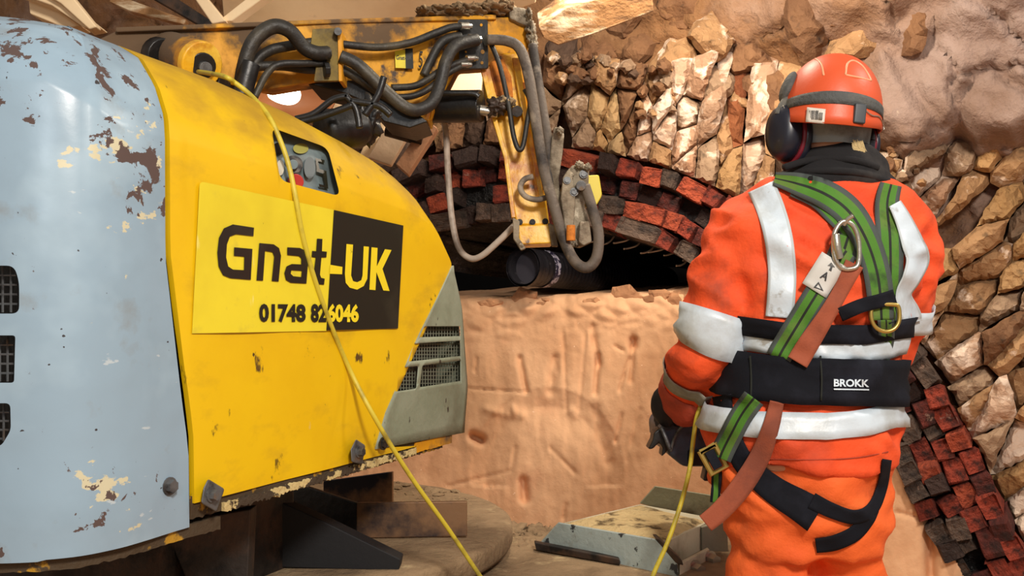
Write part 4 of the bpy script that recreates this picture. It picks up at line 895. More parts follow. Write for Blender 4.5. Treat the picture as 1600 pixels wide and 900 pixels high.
def up(px, py, z, h): v = PZ(px, py, z); return Vector((v.x, v.y, v.z+h))
for k, (x, y, r_) in enumerate([(700, 790, 30), (730, 800, 26), (765, 812, 28), (800, 826, 26), (838, 832, 24), (780, 832, 30), (820, 846, 22), (860, 830, 14), (750, 825, 30)]):
    v_ = PZ(x, y, .70); lump('mud_heap', x, y+6, v_.y-.03, r_*1.1, r_*.42, M['mud'], mc, k*2.3, .09)
pa, pb = PZ(557, 841, zT), PZ(730, 838, zT)
h1 = (841-786)/F_PX*pa.y
poly3('steel_bracket', [pa, pb, pb+Vector((0, 0, h1)), pa+Vector((0, 0, h1))], .012, M['plate'], mc, 'oiled brown steel bracket')
pc = Vector((pa.x-.20, pa.y+.17, zT))
poly3('steel_bracket', [pc, pa, pa+Vector((0, 0, h1)), pc+Vector((0, 0, h1+.02))], .012, M['black'], mc, 'black steel bracket web')
pd_, pe = P(505, 800, 2.60), P(613, 790, 2.55)
poly3('steel_bracket', [pd_, pe, P(613, 737, 2.55), P(505, 752, 2.60)], .012, M['plate'], mc, 'brown steel bracket behind')
prism('wedge_plate', [(395, 765), (440, 785), (500, 812), (626, 874), (623, 892), (400, 886)], lambda a, b: 1.90, .05, M['blackm'], mc, 'black wedge-shaped steel plate', .003)

box('undercarriage', (-.92, 1.80, .82), (.70, .62, .34), M['grimy'], mc, 'grimy dark undercarriage', .01, Matrix.Rotation(-.42, 3, 'Z'))
box('track_frame', (-.9, 2.0, .33), (.9, 1.6, .62), M['grimy'], mc, 'dark track frame below the turntable', .03, Matrix.Rotation(-.42, 3, 'Z'))
box('track_frame', (.14, 2.05, .335), (.9, .85, .64), M['grimy'], mc, None, .03)
prism('support_leg', [(262, 838), (330, 806), (392, 795), (386, 930), (300, 930)], lambda a, b: 1.62, .04, M['grimy'], mc, 'rusty dark support leg')
# outrigger box with end plates
zA, zB = .775, .775
a_, b_, c_, d_, e_ = PZ(873, 819, zA), PZ(1043, 846, zA), PZ(1096, 821, zA), PZ(1117, 810, zA), PZ(1000, 788, zA)
dn = Vector((0, 0, -.12))
ob = mesh('outrigger_box', [a_, b_, c_, d_, e_]+[q+dn for q in (a_, b_, c_, d_, e_)], [(0, 1, 2, 3, 4), (5, 6, 7, 8, 9), (0, 1, 6, 5), (1, 2, 7, 6), (2, 3, 8, 7), (3, 4, 9, 8), (4, 0, 5, 9)], M['boxcream'], mc, 'pale outrigger box with chipped blue-grey plates')
# muddy top as a rough sheet
V = []; Fc = []; n = 40
for j in range(n+1):
    for i in range(n+1):
        u, v = i/n, j/n; lft = a_*(1-v)+e_*v; rgt = b_*(1-v)+(c_*.5+d_*.5)*v; q = lft*(1-u)+rgt*u
        edge = min(u, 1-u, v, 1-v); q = q+Vector((0, 0, -.002+min(1, edge*8)*(.010+.010*fbm(q.x*22, q.y*22, 1)))); V.append(q)
for j in range(n):
    for i in range(n): a = j*(n+1)+i; Fc.append((a, a+1, a+n+2, a+n+1))
mesh('mud_layer', V, Fc, M['mudy'], ob, 'yellowish dried mud on the box top', True)
ofy = lambda a, b: float(np.interp(a, [840, 873, 1043, 1070], [2.36, 2.335, 2.14, 2.10]))
ofp = prism('end_plate', [(843, 850), (873, 817), (885, 819), (1024, 843), (1058, 878), (1066, 940), (960, 940), (969, 878), (900, 862)], lambda a, b: ofy(a, b)-.01, .012, M['boxpaint'], ob, 'chipped pale blue-grey end plate', .002)
prism('plate_foot', [(835, 848), (969, 874), (969, 884), (838, 860)], lambda a, b: ofy(a, b)-.03, .03, M['grimy'], ob, None, .003)
prism('plate_rim', [(1024, 842), (1030, 842), (1066, 876), (1068, 884), (1056, 880)], lambda a, b: ofy(a, b)-.012, .05, M['grimy'], ob, None, .002)
prism('back_plate', [(1000, 787), (1024, 760), (1111, 774), (1124, 791), (1118, 812), (1064, 804)], lambda a, b: 2.62-(a-1000)*.0012, .012, mat('old_grey_paint', (136, 136, 112), .7, layers=[dict(c=(90, 84, 64), s=8, lo=.5, hi=.65, d=7), dict(c=(50, 44, 36), s=26, lo=.66, hi=.69)], bump=[(40, .3)]), ob, 'old grey-green back plate', .002)
sp_ = prism('bolted_plate', [(1062, 882), (1108, 858), (1112, 868), (1110, 940), (1062, 940)], lambda a, b: 2.12+(a-1062)*.003, .02, M['boxcream'], ob, 'cream bolted plate', .002)
for (x, y) in ((1083, 888), (1107, 873)): bolt('plate_bolt', P(x, y, 2.12+(x-1062)*.003), (.5, -.85, 0), .016, M['chrome'], sp_, .030)
prism('side_post', [(1096, 824), (1136, 815), (1142, 940), (1098, 940)], lambda a, b: 2.34, .02, mat('grey_post_paint', (140, 138, 120), .7, bump=[(40, .2)]), ob, None, .002)
# ------------------------------------------------------------------ cream roof support frame, tarpaulin coloured panel, work lamp, timbers
fr = thing('roof_support_frame', 'cream painted steel roof support frame and soffit panel behind the boom', 'frame', P(500, 0, 3.0)[:])
def slab(pts, th, m, lab=None, name='beam', bev=.004): return poly3(name, [P(*p) for p in pts], th, m, fr, lab, bev)
slab([(355, 48, 3.2), (330, -260, 2.5), (850, -200, 2.5), (838, -5, 2.9), (760, 22, 3.1), (640, 48, 3.2)], .03, M['cream'], 'large cream soffit panel', 'soffit_panel')
slab([(380, 30, 3.3), (640, 40, 3.3), (600, 190, 3.35), (380, 190, 3.35)], .03, M['cream'], None, 'rear_panel')
slab([(300, -12, 2.6), (318, -12, 2.6), (362, 42, 2.6), (340, 46, 2.6)], .05, M['cream'])
slab([(440, -30, 2.62), (455, -20, 2.62), (370, 42, 2.62), (348, 42, 2.62)], .05, M['cream'])
slab([(22, -6, 2.2), (60, -12, 2.2), (120, 12, 2.2), (170, 52, 2.2), (150, 56, 2.2), (100, 22, 2.2)], .06, M['cream'])
slab([(64, 12, 2.25), (104, 24, 2.25), (144, 52, 2.25), (120, 56, 2.25), (66, 34, 2.25)], .06, M['cream'])
slab([(60, -14, 2.15), (110, -14, 2.15), (160, 48, 2.15), (148, 52, 2.15), (104, 12, 2.15)], .03, M['cream'])
slab([(560, 262, 2.9), (592, 182, 2.9), (612, 192, 2.9), (576, 268, 2.9)], .05, M['cream'])
slab([(578, 250, 2.85), (602, 206, 2.85), (638, 218, 2.85), (612, 262, 2.85)], .04, mat('dusty_grey_plate', (196, 170, 142), .8, bump=[(30, .2)]), None, 'frame_plate')
slab([(622, 262, 2.8), (656, 212, 2.8), (672, 196, 2.8), (686, 206, 2.8), (640, 278, 2.8)], .06, mat('brown_dusty_steel', (166, 122, 90), .8, layers=[dict(c=(96, 66, 48), s=6, lo=.5, hi=.65)], bump=[(30, .3)]), None, 'frame_strut')
cyl('frame_tube', P(604, 200, 2.75), P(662, 216, 2.75), Rm(13, 2.75), M['grimy'], fr)
slab([(694, 128, 3.0), (712, 112, 3.0), (755, 118, 3.0), (752, 150, 3.0), (700, 150, 3.0)], .05, M['cream'], None, 'frame_plate')
# bright lamp glimpsed under the boom
lampm = mat('lamp_glass', (255, 246, 224), .3, emit=14)
lt = thing('work_lamp', 'bright white work lamp glimpsed below the boom', 'lamp', P(445, 150, 2.9)[:])
bm = bmesh.new(); bmesh.ops.create_uvsphere(bm, u_segments=24, v_segments=14, radius=1)
for v in bm.verts: v.co = Vector((v.co.x*Rm(26, 2.9), v.co.y*.03, v.co.z*Rm(15, 2.9)*(1+.3*v.co.x)))+P(444, 148, 2.9)
from_bm('lamp_lens', bm, lampm, lt, None, True)
M['copper'] = mat('copper_brown', (150, 96, 58), .6, bump=[(20, .2)])
bm = bmesh.new(); bmesh.ops.create_uvsphere(bm, u_segments=32, v_segments=16, radius=1)
bmesh.ops.delete(bm, geom=[v for v in bm.verts if v.co.y < -.05], context='VERTS')
for v in bm.verts: v.co = Vector((v.co.x*Rm(62, 3.0), v.co.y*.12, v.co.z*Rm(38, 3.0)))+P(462, 152, 3.0)
o = from_bm('lamp_shade', bm, M['copper'], lt, 'copper-brown curved shade', True); sd = o.modifiers.new('s', 'SOLIDIFY'); sd.thickness = .004
# timbers above
M['wood'] = mat('splintered_timber', (150, 110, 70), .85, layers=[dict(c=(214, 196, 166), s=10, lo=.5, hi=.62, d=6, st=(.4, 1, 2)), dict(c=(84, 58, 38), s=9, lo=.56, hi=.66, d=7, st=(.4, 1, 2))], bump=[(20, .8)])
o = poly3('timber_beam', [P(*p) for p in [(838, 20, 3.0), (880, -12, 2.95), (1010, -50, 2.9), (1015, -5, 2.95), (930, 28, 3.0), (868, 48, 3.05), (846, 36, 3.05)]], .10, M['wood'], None, None, .006); o.parent = None; o.matrix_parent_inverse = Matrix()
tag(o, 'splintered pale timber beam wedged above the boom nose', 'timber')
for k, (pts, lab) in enumerate([([(180, -10, 3.3), (215, 4, 3.3), (290, 30, 3.3), (286, 38, 3.3), (205, 18, 3.3), (170, 2, 3.3)], 'pale narrow timber batten in the dark gap above the boom'), ([(240, -30, 3.1), (262, -12, 3.1), (348, 44, 3.1), (330, 50, 3.1), (230, -8, 3.1)], 'dark grey timber leaning behind the boom root')]):
    o = poly3('timber_batten', [P(*p) for p in pts], .04, M['wood'] if k == 0 else M['grimy'], None, None, .003); o.parent = None; o.matrix_parent_inverse = Matrix(); tag(o, lab, 'timber')
# ------------------------------------------------------------------ yellow cable over the bodywork
M['cable'] = mat('yellow_cable', (196, 178, 52), .5, layers=[dict(c=(140, 124, 50), s=20, lo=.5, hi=.7)])
def bvh_of(objs):
    dg = bpy.context.evaluated_depsgraph_get(); dg.update(); V = []; Fc = []
    for o in objs:
        me = o.evaluated_get(dg).to_mesh(); k = len(V); V += [o.matrix_world @ v.co for v in me.vertices]; Fc += [tuple(k+i for i in p.vertices) for p in me.polygons]
    return BVHTree.FromPolygons(V, Fc)
bv = bvh_of([side, rear]); eye = Vector((0, 0, EYE))
cpts = [(348, 119), (368, 130), (395, 152), (420, 182), (438, 220), (452, 262), (462, 310), (472, 365), (488, 425), (512, 495), (545, 575)]
W_ = []
for (x, y) in cpts:
    d = (P(x, y, 1)-eye).normalized(); h = bv.ray_cast(eye, d)[0]
    Y = (h.y if h and not (425 < x < 470 and 200 < y < 300) else 1.62)-.010; W_.append(P(x, y, Y))
W_[4] = P(438, 220, (W_[3].y+W_[6].y)/2); W_[5] = P(452, 262, (W_[3].y+3*W_[6].y)/4)
W_ += [P(585, 652, 1.70), P(640, 742, 1.76), P(700, 826, 1.82), P(750, 900, 1.86), P(775, 935, 1.86)]
W_ = [P(310, 112, 1.86)]+W_
o = tube('yellow_cable', W_, .0046, M['cable']); tag(o, 'thin yellow cable draped over the yellow side panel down to the muddy deck', 'cable')
# ------------------------------------------------------------------ worker
WY = 1.90
wk = thing('person', 'worker seen from behind in orange suit, orange helmet and green harness holding a control box', 'person', ((1255-800)/F_PX*WY, WY, 0))
M['orange'] = mat('hi_vis_orange', (234, 84, 34), .8, layers=[dict(c=(222, 70, 28), s=3, lo=.45, hi=.7, d=5), dict(c=(140, 52, 32), s=5, lo=.52, hi=.80, d=8, a=.75), dict(c=(110, 50, 34), s=8, lo=.60, hi=.8, d=7, a=.7, mask=[tuple(P(1105, 440, 1.86))+(.20,), tuple(P(1085, 540, 1.86))+(.16,)], k=.16)], bump=[(220, .12, 2, .002), (11, .5, 6, .016)])
M['orange2'] = mat('trouser_orange', (236, 104, 40), .8, layers=[dict(c=(224, 88, 34), s=3, lo=.45, hi=.7, d=5), dict(c=(150, 70, 36), s=5, lo=.58, hi=.80, d=7, a=.7, mask=[tuple(P(1345, 770, 1.80))+(.14,), tuple(P(1160, 850, 1.80))+(.10,)], k=.16)], bump=[(220, .12, 2, .002), (9, .5, 6, .02)])
M['sleeve'] = mat('grubby_orange_cuff', (176, 66, 40), .8, layers=[dict(c=(120, 52, 38), s=8, lo=.45, hi=.7, d=6)], bump=[(30, .4)])
M['reflect'] = mat('reflective_tape', (198, 212, 224), .42, layers=[dict(c=(180, 190, 196), s=10, lo=.5, hi=.65, d=5), dict(c=(150, 150, 146), s=16, lo=.64, hi=.72, d=7)], bump=[(26, .3, 5, .006)], spec=.8)
M['reflectd'] = mat('dirty_reflective_tape', (150, 150, 140), .5, layers=[dict(c=(110, 104, 92), s=12, lo=.45, hi=.65)], bump=[(26, .3)])
M['belt'] = mat('black_webbing', (15, 17, 25), .85, spec=.2, layers=[dict(c=(30, 32, 42), s=8, lo=.5, hi=.7, d=6)], bump=[(260, .25, 2, .002)])
M['webg'] = mat('green_webbing', (66, 116, 30), .85, layers=[dict(c=(96, 112, 50), s=9, lo=.5, hi=.7, d=6), dict(c=(44, 72, 30), s=14, lo=.55, hi=.7)], bump=[(300, .25, 2, .002)])
M['webk'] = mat('grey_webbing_edge', (62, 70, 68), .8, bump=[(300, .25, 2, .002)])
M['webb'] = mat('black_webbing_line', (16, 22, 16), .8)
M['tan'] = mat('rust_brown_strap', (150, 76, 50), .85, layers=[dict(c=(118, 60, 42), s=9, lo=.45, hi=.65, d=6)], bump=[(260, .3, 2, .002)])
M['snood'] = mat('black_fleece', (18, 17, 20), .95, layers=[dict(c=(52, 48, 46), s=9, lo=.55, hi=.75)], bump=[(120, .5, 3, .003)])
M['glove'] = mat('black_glove', (22, 23, 30), .6, bump=[(90, .4, 4, .003)])
M['skin'] = mat('skin', (196, 140, 112), .55)
M['helmet'] = mat('helmet_orange', (206, 82, 42), .46, layers=[dict(c=(206, 78, 36), s=5, lo=.5, hi=.7, d=6), dict(c=(150, 90, 60), s=14, lo=.62, hi=.75, d=8, a=.6)], bump=[(60, .06)])
M['muff'] = mat('ear_cup_dark', (26, 28, 40), .35, layers=[dict(c=(60, 60, 70), s=14, lo=.62, hi=.7)])
M['strapgrey'] = mat('lamp_strap_grey', (72, 74, 74), .7, layers=[dict(c=(104, 100, 90), s=12, lo=.5, hi=.7)], bump=[(120, .4)])
def ringv(c, rx, ry, n=36, e=2.3, up=None):
    out = []
    for k in range(n):
        a = 2*math.pi*k/n; ca, sa = math.cos(a), math.sin(a)
        out.append(Vector((c.x+rx*abs(ca)**(2/e)*(1 if ca > 0 else -1), c.y+ry*abs(sa)**(2/e)*(1 if sa > 0 else -1), c.z)))
    return out
def loft(bm, rings):
    R = [[bm.verts.new(v) for v in r] for r in rings]; n = len(R[0])
    for a, b in zip(R, R[1:]):
        for k in range(n): bm.faces.new((a[k], a[(k+1) % n], b[(k+1) % n], b[k]))
    bm.faces.new(R[0][::-1]); bm.faces.new(R[-1]); return bm
def body_rings(tab, shrink=0.0, n=36):
    tab = cr(tab, 5)
    return [ringv(P(xc, py, WY)+Vector((0, yo, 0)), Rm(hw, WY)-shrink, hd-shrink, n) for (py, xc, hw, hd, yo) in tab]
def limb(bm, pts, seg=20, sub=6, shrink=0.0, flat=None):
    """pts (px,py,Y,r_px) tapered"""
    c = cr([tuple(P(a, b, Y))+(Rm(r, 1.9),) for a, b, Y, r in pts], sub)
    return tube_bm(bm, [Vector(q[:3]) for q in c], [max(.006, q[3]-shrink) for q in c], seg, True, flat)
def remeshed(name, bm, vox, m, parent, lab=None, smooth=6, fold=None):
    me = bpy.data.meshes.new(name); bmesh.ops.recalc_face_normals(bm, faces=bm.faces); bm.to_mesh(me); bm.free()
    o = link(name, me, None, parent, lab); r = o.modifiers.new('r', 'REMESH'); r.mode = 'VOXEL'; r.voxel_size = vox; r.use_smooth_shade = True
    s = o.modifiers.new('s', 'SMOOTH'); s.iterations = smooth; s.factor = .5
    bake(o); me = o.data; me.materials.clear(); me.materials.append(m)
    for p in me.polygons: p.use_smooth = True; p.material_index = 0
    if fold:
        nn = [v.normal.copy() for v in me.vertices]
        for v, n in zip(me.vertices, nn): v.co += n*fold(v.co)
        me.update()
    return o
def fold(p):
    q = Vector((p.x*5, p.y*5, p.z*9)); w = noise.noise_vector(q*.6)*.6
    a = noise.noise(Vector((p.x*7+w.x, p.y*7, p.z*15+w.z+p.x*8)))
    b = noise.noise(Vector((p.x*16+w.y*2, p.y*12, p.z*26-p.x*14)))
    c = noise.noise(Vector((p.x*4+p.z*6, p.y*5, p.z*5-p.x*3))); return .015*(1-abs(a)*2.6)*.8+.009*b+.007*(.5-abs(c)*2)-.005
TORSO = [(284, 1297, 84, .085, .02), (294, 1292, 124, .105, .02), (325, 1286, 160, .120, .02), (365, 1280, 168, .140, .01), (420, 1278, 148, .152, .0), (480, 1278, 132, .155, .0), (540, 1274, 124, .150, .0), (590, 1262, 128, .148, .0), (640, 1250, 146, .160, .0), (690, 1247, 148, .168, .0), (722, 1246, 146, .166, .0)]
LARM = [(1168, 352, 1.92, 50), (1150, 375, 1.92, 56), (1136, 430, 1.91, 57), (1120, 490, 1.91, 56), (1103, 545, 1.92, 54), (1090, 580, 1.98, 49), (1076, 612, 2.05, 43), (1070, 632, 2.10, 38)]
RARM = [(1390, 350, 1.92, 48), (1410, 380, 1.92, 54), (1416, 430, 1.92, 51), (1408, 490, 1.94, 46), (1392, 540, 1.98, 42), (1360, 580, 2.12, 36), (1330, 605, 2.26, 32)]
# jacket
bm = loft(bmesh.new(), body_rings(TORSO)); limb(bm, LARM); limb(bm, RARM)
jacket = remeshed('jacket', bm, .0085, M['orange'], wk, 'orange high visibility jacket', 7, fold)
bm = loft(bmesh.new(), body_rings(TORSO)); me = bpy.data.meshes.new('t'); bm.to_mesh(me)
TB = BVHTree.FromPolygons([v.co.copy() for v in me.vertices], [tuple(p.vertices) for p in me.polygons]); bm.free()
# trousers
PEL = [(700, 1247, 142, .150, .0), (730, 1247, 140, .152, .0), (780, 1252, 128, .150, .0), (830, 1256, 121, .140, .0), (856, 1257, 116, .125, .0)]
bm = loft(bmesh.new(), body_rings(PEL))
limb(bm, [(1200, 800, 1.90, 58), (1200, 860, 1.90, 66), (1203, 930, 1.89, 62), (1208, 1090, 1.88, 50), (1212, 1300, 1.90, 42), (1214, 1400, 1.90, 42)], 22)
limb(bm, [(1316, 800, 1.90, 54), (1322, 860, 1.90, 56), (1324, 930, 1.90, 56), (1326, 1090, 1.90, 48), (1330, 1300, 1.91, 42), (1332, 1400, 1.91, 42)], 22)
trousers = remeshed('trousers', bm, .010, M['orange2'], wk, 'orange high visibility trousers', 4, lambda p: fold(p)*1.0)
strip_h = None
# body: one continuous skin under the clothes, with head, hands and fingers
HC = P(1292, 188, 1.93)
def hand(bm, wrist, dirv, palm_n, side, grow=0.0, curl=.9):
    d = Vector(dirv).normalized(); n = Vector(palm_n).normalized(); s = d.cross(n).normalized()*side; w = Vector(wrist)
    tube_bm(bm, [w-d*.03, w+d*.02, w+d*.055, w+d*.09], [.027+grow, .030+grow, .036+grow, .034+grow], 14, True, (.62, 1.15) if abs(n.z) > .6 else (1.1, .7))
    for k, (o, L_) in enumerate(((-.030, .062), (-.010, .075), (.010, .070), (.029, .055))):
        p = w+d*.085+s*o; pts = [p-d*.02, p]; dd = d.copy()
        for j in range(3):
            dd = (dd*math.cos(curl*.6)+n*math.sin(curl*.6)).normalized() if j else (dd+n*.25).normalized(); pts.append(pts[-1]+dd*L_*(.45, .33, .26)[j])
        tube_bm(bm, pts, [.0095+grow, .0095+grow, .009+grow, .0085+grow, .0068+grow], 10)
    p = w+d*.02-s*.028; dd = (d*.7-s*.7+n*.2).normalized(); pts = [p, p+dd*.035, p+dd*.035+(dd+n*.5).normalized()*.03, p+dd*.035+(dd+n*.5).normalized()*.03+(dd*.5+n).normalized()*.022]
    tube_bm(bm, pts, [.013+grow, .012+grow, .0105+grow, .008+grow], 10)
LW = P(1060, 642, 2.15); RW = P(1300, 622, 2.32)
bm = loft(bmesh.new(), body_rings(TORSO[1:], .03)); limb(bm, LARM, shrink=.02); limb(bm, RARM, shrink=.02)
limb(bm, [(1200, 760, 1.90, 50), (1200, 860, 1.90, 50), (1208, 1090, 1.88, 36), (1212, 1300, 1.90, 28), (1214, 1420, 1.90, 26)]); limb(bm, [(1316, 760, 1.90, 45), (1322, 860, 1.90, 46), (1326, 1090, 1.90, 36), (1330, 1300, 1.91, 28), (1332, 1420, 1.91, 26)])
loft(bm, body_rings([(700, 1247, 120, .12, 0), (800, 1252, 110, .12, 0), (845, 1256, 100, .1, 0)]))
tube_bm(bm, [P(1295, 330, 1.92), P(1295, 240, 1.93), P(1294, 200, 1.94)], [.07, .062, .062], 20)
hd_ = bmesh.new(); bmesh.ops.create_uvsphere(hd_, u_segments=28, v_segments=20, radius=1)
for v in hd_.verts:
    x, y, z = v.co; k = 1-.18*max(0, -z)*(1 if y > -.3 else .4); v.co = Vector((x*.078*k, y*.098, z*.118))+HC+Vector((0, .012, 0))
me = bpy.data.meshes.new('h'); hd_.to_mesh(me); hd_.free(); bm.from_mesh(me)
fx = HC+Vector((0, .11, -.015))
tube_bm(bm, [fx+Vector((0, -.01, .03)), fx+Vector((0, .012, .0)), fx+Vector((0, .014, -.022))], [.008, .012, .015], 10)
tube_bm(bm, [fx+Vector((-.022, -.012, -.052)), fx+Vector((0, -.002, -.050)), fx+Vector((.022, -.012, -.052))], [.005, .008, .005], 8)
for sx in (-1, 1):
    tube_bm(bm, [HC+Vector((sx*.074, .0, .03)), HC+Vector((sx*.086, -.008, .01)), HC+Vector((sx*.076, .0, -.03))], [.010, .015, .009], 10)
hand(bm, LW, (-.25, .85, -.35), (.75, .15, -.45), 1); hand(bm, RW, (-.35, .85, -.25), (-.4, .1, -.8), -1)
body = remeshed('body', bm, .0065, M['skin'], wk, 'worker body, neck and head', 3)
for sx in (-1, 1):
    bm = bmesh.new(); bmesh.ops.create_uvsphere(bm, u_segments=14, v_segments=10, radius=.012); bmesh.ops.translate(bm, vec=HC+Vector((sx*.031, .098, .012)), verts=bm.verts)
    from_bm('eye', bm, mat('eye_white', (230, 226, 218), .2), wk, None, True)
# gloves
for W_, d_, n_, sd_ in ((LW, (-.25, .85, -.35), (.75, .15, -.45), 1), (RW, (-.35, .85, -.25), (-.4, .1, -.8), -1)):
    bm = bmesh.new(); hand(bm, W_, d_, n_, sd_, .004); dd = Vector(d_).normalized()
    tube_bm(bm, [W_-dd*.07, W_-dd*.03, W_+dd*.01], [.046, .043, .036], 18); remeshed('glove', bm, .0045, M['glove'], wk, 'dark work glove', 2)
bm = limb(bmesh.new(), [(1046, 606, 2.07, 12), (1036, 622, 2.09, 19), (1036, 642, 2.11, 20), (1046, 660, 2.13, 14)], 16); remeshed('glove_gauntlet', bm, .005, M['glove'], wk, 'black glove gauntlet beside the cuff', 3)
# boots
for px in (1213, 1331):
    c = P(px, 1450, 1.905); bm = bmesh.new(); z = lambda h: Vector((c.x, 1.905, h))
    loft(bm, [ringv(z(.0)+Vector((0, .05, 0)), .052, .15, 24, 2.6), ringv(z(.03)+Vector((0, .05, 0)), .054, .152, 24, 2.6), ringv(z(.07)+Vector((0, .04, 0)), .050, .135, 24, 2.4), ringv(z(.11), .050, .085, 24), ringv(z(.20), .052, .065, 24)])
    o = from_bm('boot', bm, M['glove'], wk, 'black work boot', True)
# ------------------------------------------------------------------ tapes, belts and webbing that follow the clothes
SB = bvh_of([jacket, trousers])
def hitY(px, py, B=None):
    d = (P(px, py, 1)-eye).normalized(); h = (B or SB).ray_cast(eye, d)[0]
    return h.y if h else None
def ribbon(name, pts, w, mats, off, parent, lab=None, cols=None, n=8, th=.0022, hitf=None, sm=3, minY=None, edge=0):
    """pts (px,py[,w]) centre line on the clothes, w width in pixels; mats one material per column"""
    c = cr([tuple(p) if len(p) > 2 else (p[0], p[1], w) for p in pts], n); cols = cols or [0, 1]; m_ = len(c)
    sub = []
    for a, b in zip(cols, cols[1:]):
        k = max(1, round((b-a)/.2)); sub += [a+(b-a)*i/k for i in range(k)]
    sub.append(cols[-1]); grid = []
    for i in range(m_):
        a, b = c[max(0, i-1)], c[min(m_-1, i+1)]; tx, ty = b[0]-a[0], b[1]-a[1]; L_ = math.hypot(tx, ty) or 1; nx_, ny_ = -ty/L_, tx/L_
        row = []
        for t in sub:
            x, y = c[i][0]+nx_*(t-.5)*c[i][2], c[i][1]+ny_*(t-.5)*c[i][2]
            Y = hitY(x, y) if hitf is None else hitf(x, y); row.append([x, y, Y])
        grid.append(row)
    ys = [q[2] for r in grid for q in r if q[2]]; dflt = sum(ys)/len(ys) if ys else 1.78
    for r in grid:
        mm = [q[2] for q in r if q[2]]; f = sum(mm)/len(mm) if mm else dflt
        for q in r: q[2] = q[2] or f
    for _ in range(sm):
        Yc = [[q[2] for q in r] for r in grid]
        for i in range(m_):
            for j in range(len(sub)):
                nb = [Yc[a][b] for a, b in ((i-1, j), (i+1, j), (i, j-1), (i, j+1)) if 0 <= a < m_ and 0 <= b < len(sub)]
                grid[i][j][2] = min(.5*Yc[i][j]+.5*sum(nb)/len(nb), Yc[i][j]+.004)
    V = [P(q[0], q[1], q[2]-off) for r in grid for q in r]; k = len(sub); Fc = []; mi = []
    for i in range(m_-1):
        for j in range(k-1):
            Fc.append((i*k+j, i*k+j+1, (i+1)*k+j+1, (i+1)*k+j)); t = (sub[j]+sub[j+1])/2
            mi.append(max(q for q in range(len(cols)-1) if cols[q] <= t))
    me = bpy.data.meshes.new(name); me.from_pydata([tuple(v) for v in V], [], Fc)
    for mt in mats: me.materials.append(mt)
    for p, q in zip(me.polygons, mi): p.material_index = min(q, len(mats)-1); p.use_smooth = True
    o = link(name, me, None, parent, lab); s = o.modifiers.new('s', 'SOLIDIFY'); s.thickness = th; s.offset = 0
    return o
GC = [0, .18, .45, .55, .82, 1]; GM = [M['webk'], M['webg'], M['webb'], M['webg'], M['webk']]
RC = [0, .10, .90, 1.0]; M['tapeedge'] = mat('tape_stitching', (176, 184, 188), .6); RM_ = [M['tapeedge'], M['reflect'], M['tapeedge']]
def hoop(name, yc, hw, m, off, parent, lab=None, n=96, th=.002, cx=None, rows=4):
    """closed band around the trunk; yc(px) the centre row as seen on the back"""
    V = []; Fc = []
    for k in range(n):
        a = 2*math.pi*k/n; dx, dyy = math.cos(a), math.sin(a)
        for r in range(rows):
            py = yc(1270); c = P(1262, py, WY); px = 800+F_PX*(c.x+dx*.17)/(WY+dyy*.15); py = yc(min(max(px, 1090), 1440))+(r/(rows-1)-.5)*2*hw
            for _ in range(3):
                z = EYE-(py-HOR)/F_PX*(WY-.15*abs(dyy)); o_ = Vector((c.x+dx*.6, WY+dyy*.6, z)); h, nrm, *_q = TB.ray_cast(o_, Vector((-dx, -dyy, 0)))
                if h is None: h = Vector((c.x+dx*.16, WY+dyy*.15, z))
                px = 800+F_PX*h.x/h.y; py = yc(min(max(px, 1090), 1440))+(r/(rows-1)-.5)*2*hw
            ex = fold(h); V.append(h+Vector((dx, dyy, 0))*(off+max(ex, -.003)))
    for k in range(n):
        for r in range(rows-1): a = k*rows+r; b = ((k+1) % n)*rows+r; Fc.append((a, a+1, b+1, b))
    o = mesh(name, V, Fc, m, parent, lab, True); s = o.modifiers.new('s', 'SOLIDIFY'); s.thickness = th; s.offset = 0
    return o
ip = lambda *a: (lambda x: float(np.interp(x, a[0::2], a[1::2])))
hoop('reflective_hoop', ip(1100, 651, 1180, 660, 1290, 664, 1350, 658, 1396, 646), 20, M['reflect'], .008, jacket, 'silver tape around the hips')
hoop('reflective_hoop', ip(1160, 532, 1270, 545, 1350, 549, 1390, 545, 1430, 528), 15, M['reflect'], .006, jacket, 'silver tape above the belt')
hoop('elastic_strap', ip(1160, 508, 1250, 522, 1350, 523, 1435, 508), 15, M['belt'], .011, jacket, 'black elastic strap')
ribbon('hem_seam', [(1104, 708), (1180, 716), (1250, 718), (1330, 716), (1388, 706)], 1.6, [M['sleeve']], .002, jacket, None, th=.001)
lb = hoop('lumbar_belt', ip(1120, 576, 1160, 584, 1250, 595, 1390, 598), 36, M['belt'], .016, wk, 'wide black lumbar belt', th=.005, rows=6)
LBV = bvh_of([lb, jacket])
def ribB(x, y): return hitY(x, y, LBV)
text_on('belt_lettering', 'BROKK', [(1303, 592), (1358, 593), (1358, 605), (1303, 604)], lambda x, y, o: P(x, y, (ribB(x, y) or 1.75)-.0045), M['reflect'], lb, .03, 'white belt lettering')
for k_ in range(5): flat('belt_underline', [(1303+k_*11, 607+k_*.2), (1314+k_*11, 607.2+k_*.2), (1314+k_*11, 609.2+k_*.2), (1303+k_*11, 609+k_*.2)], 0, M['reflect'], lb, fn=lambda x, y, o: P(x, y, (ribB(x, y) or 1.75)-.0045))
for x_ in (1172, 1282): ribbon('belt_seam', [(x_, 556), (x_+2, 592), (x_+1, 626)], 2.5, [M['webb']], .0035, lb, None, hitf=ribB, n=3)
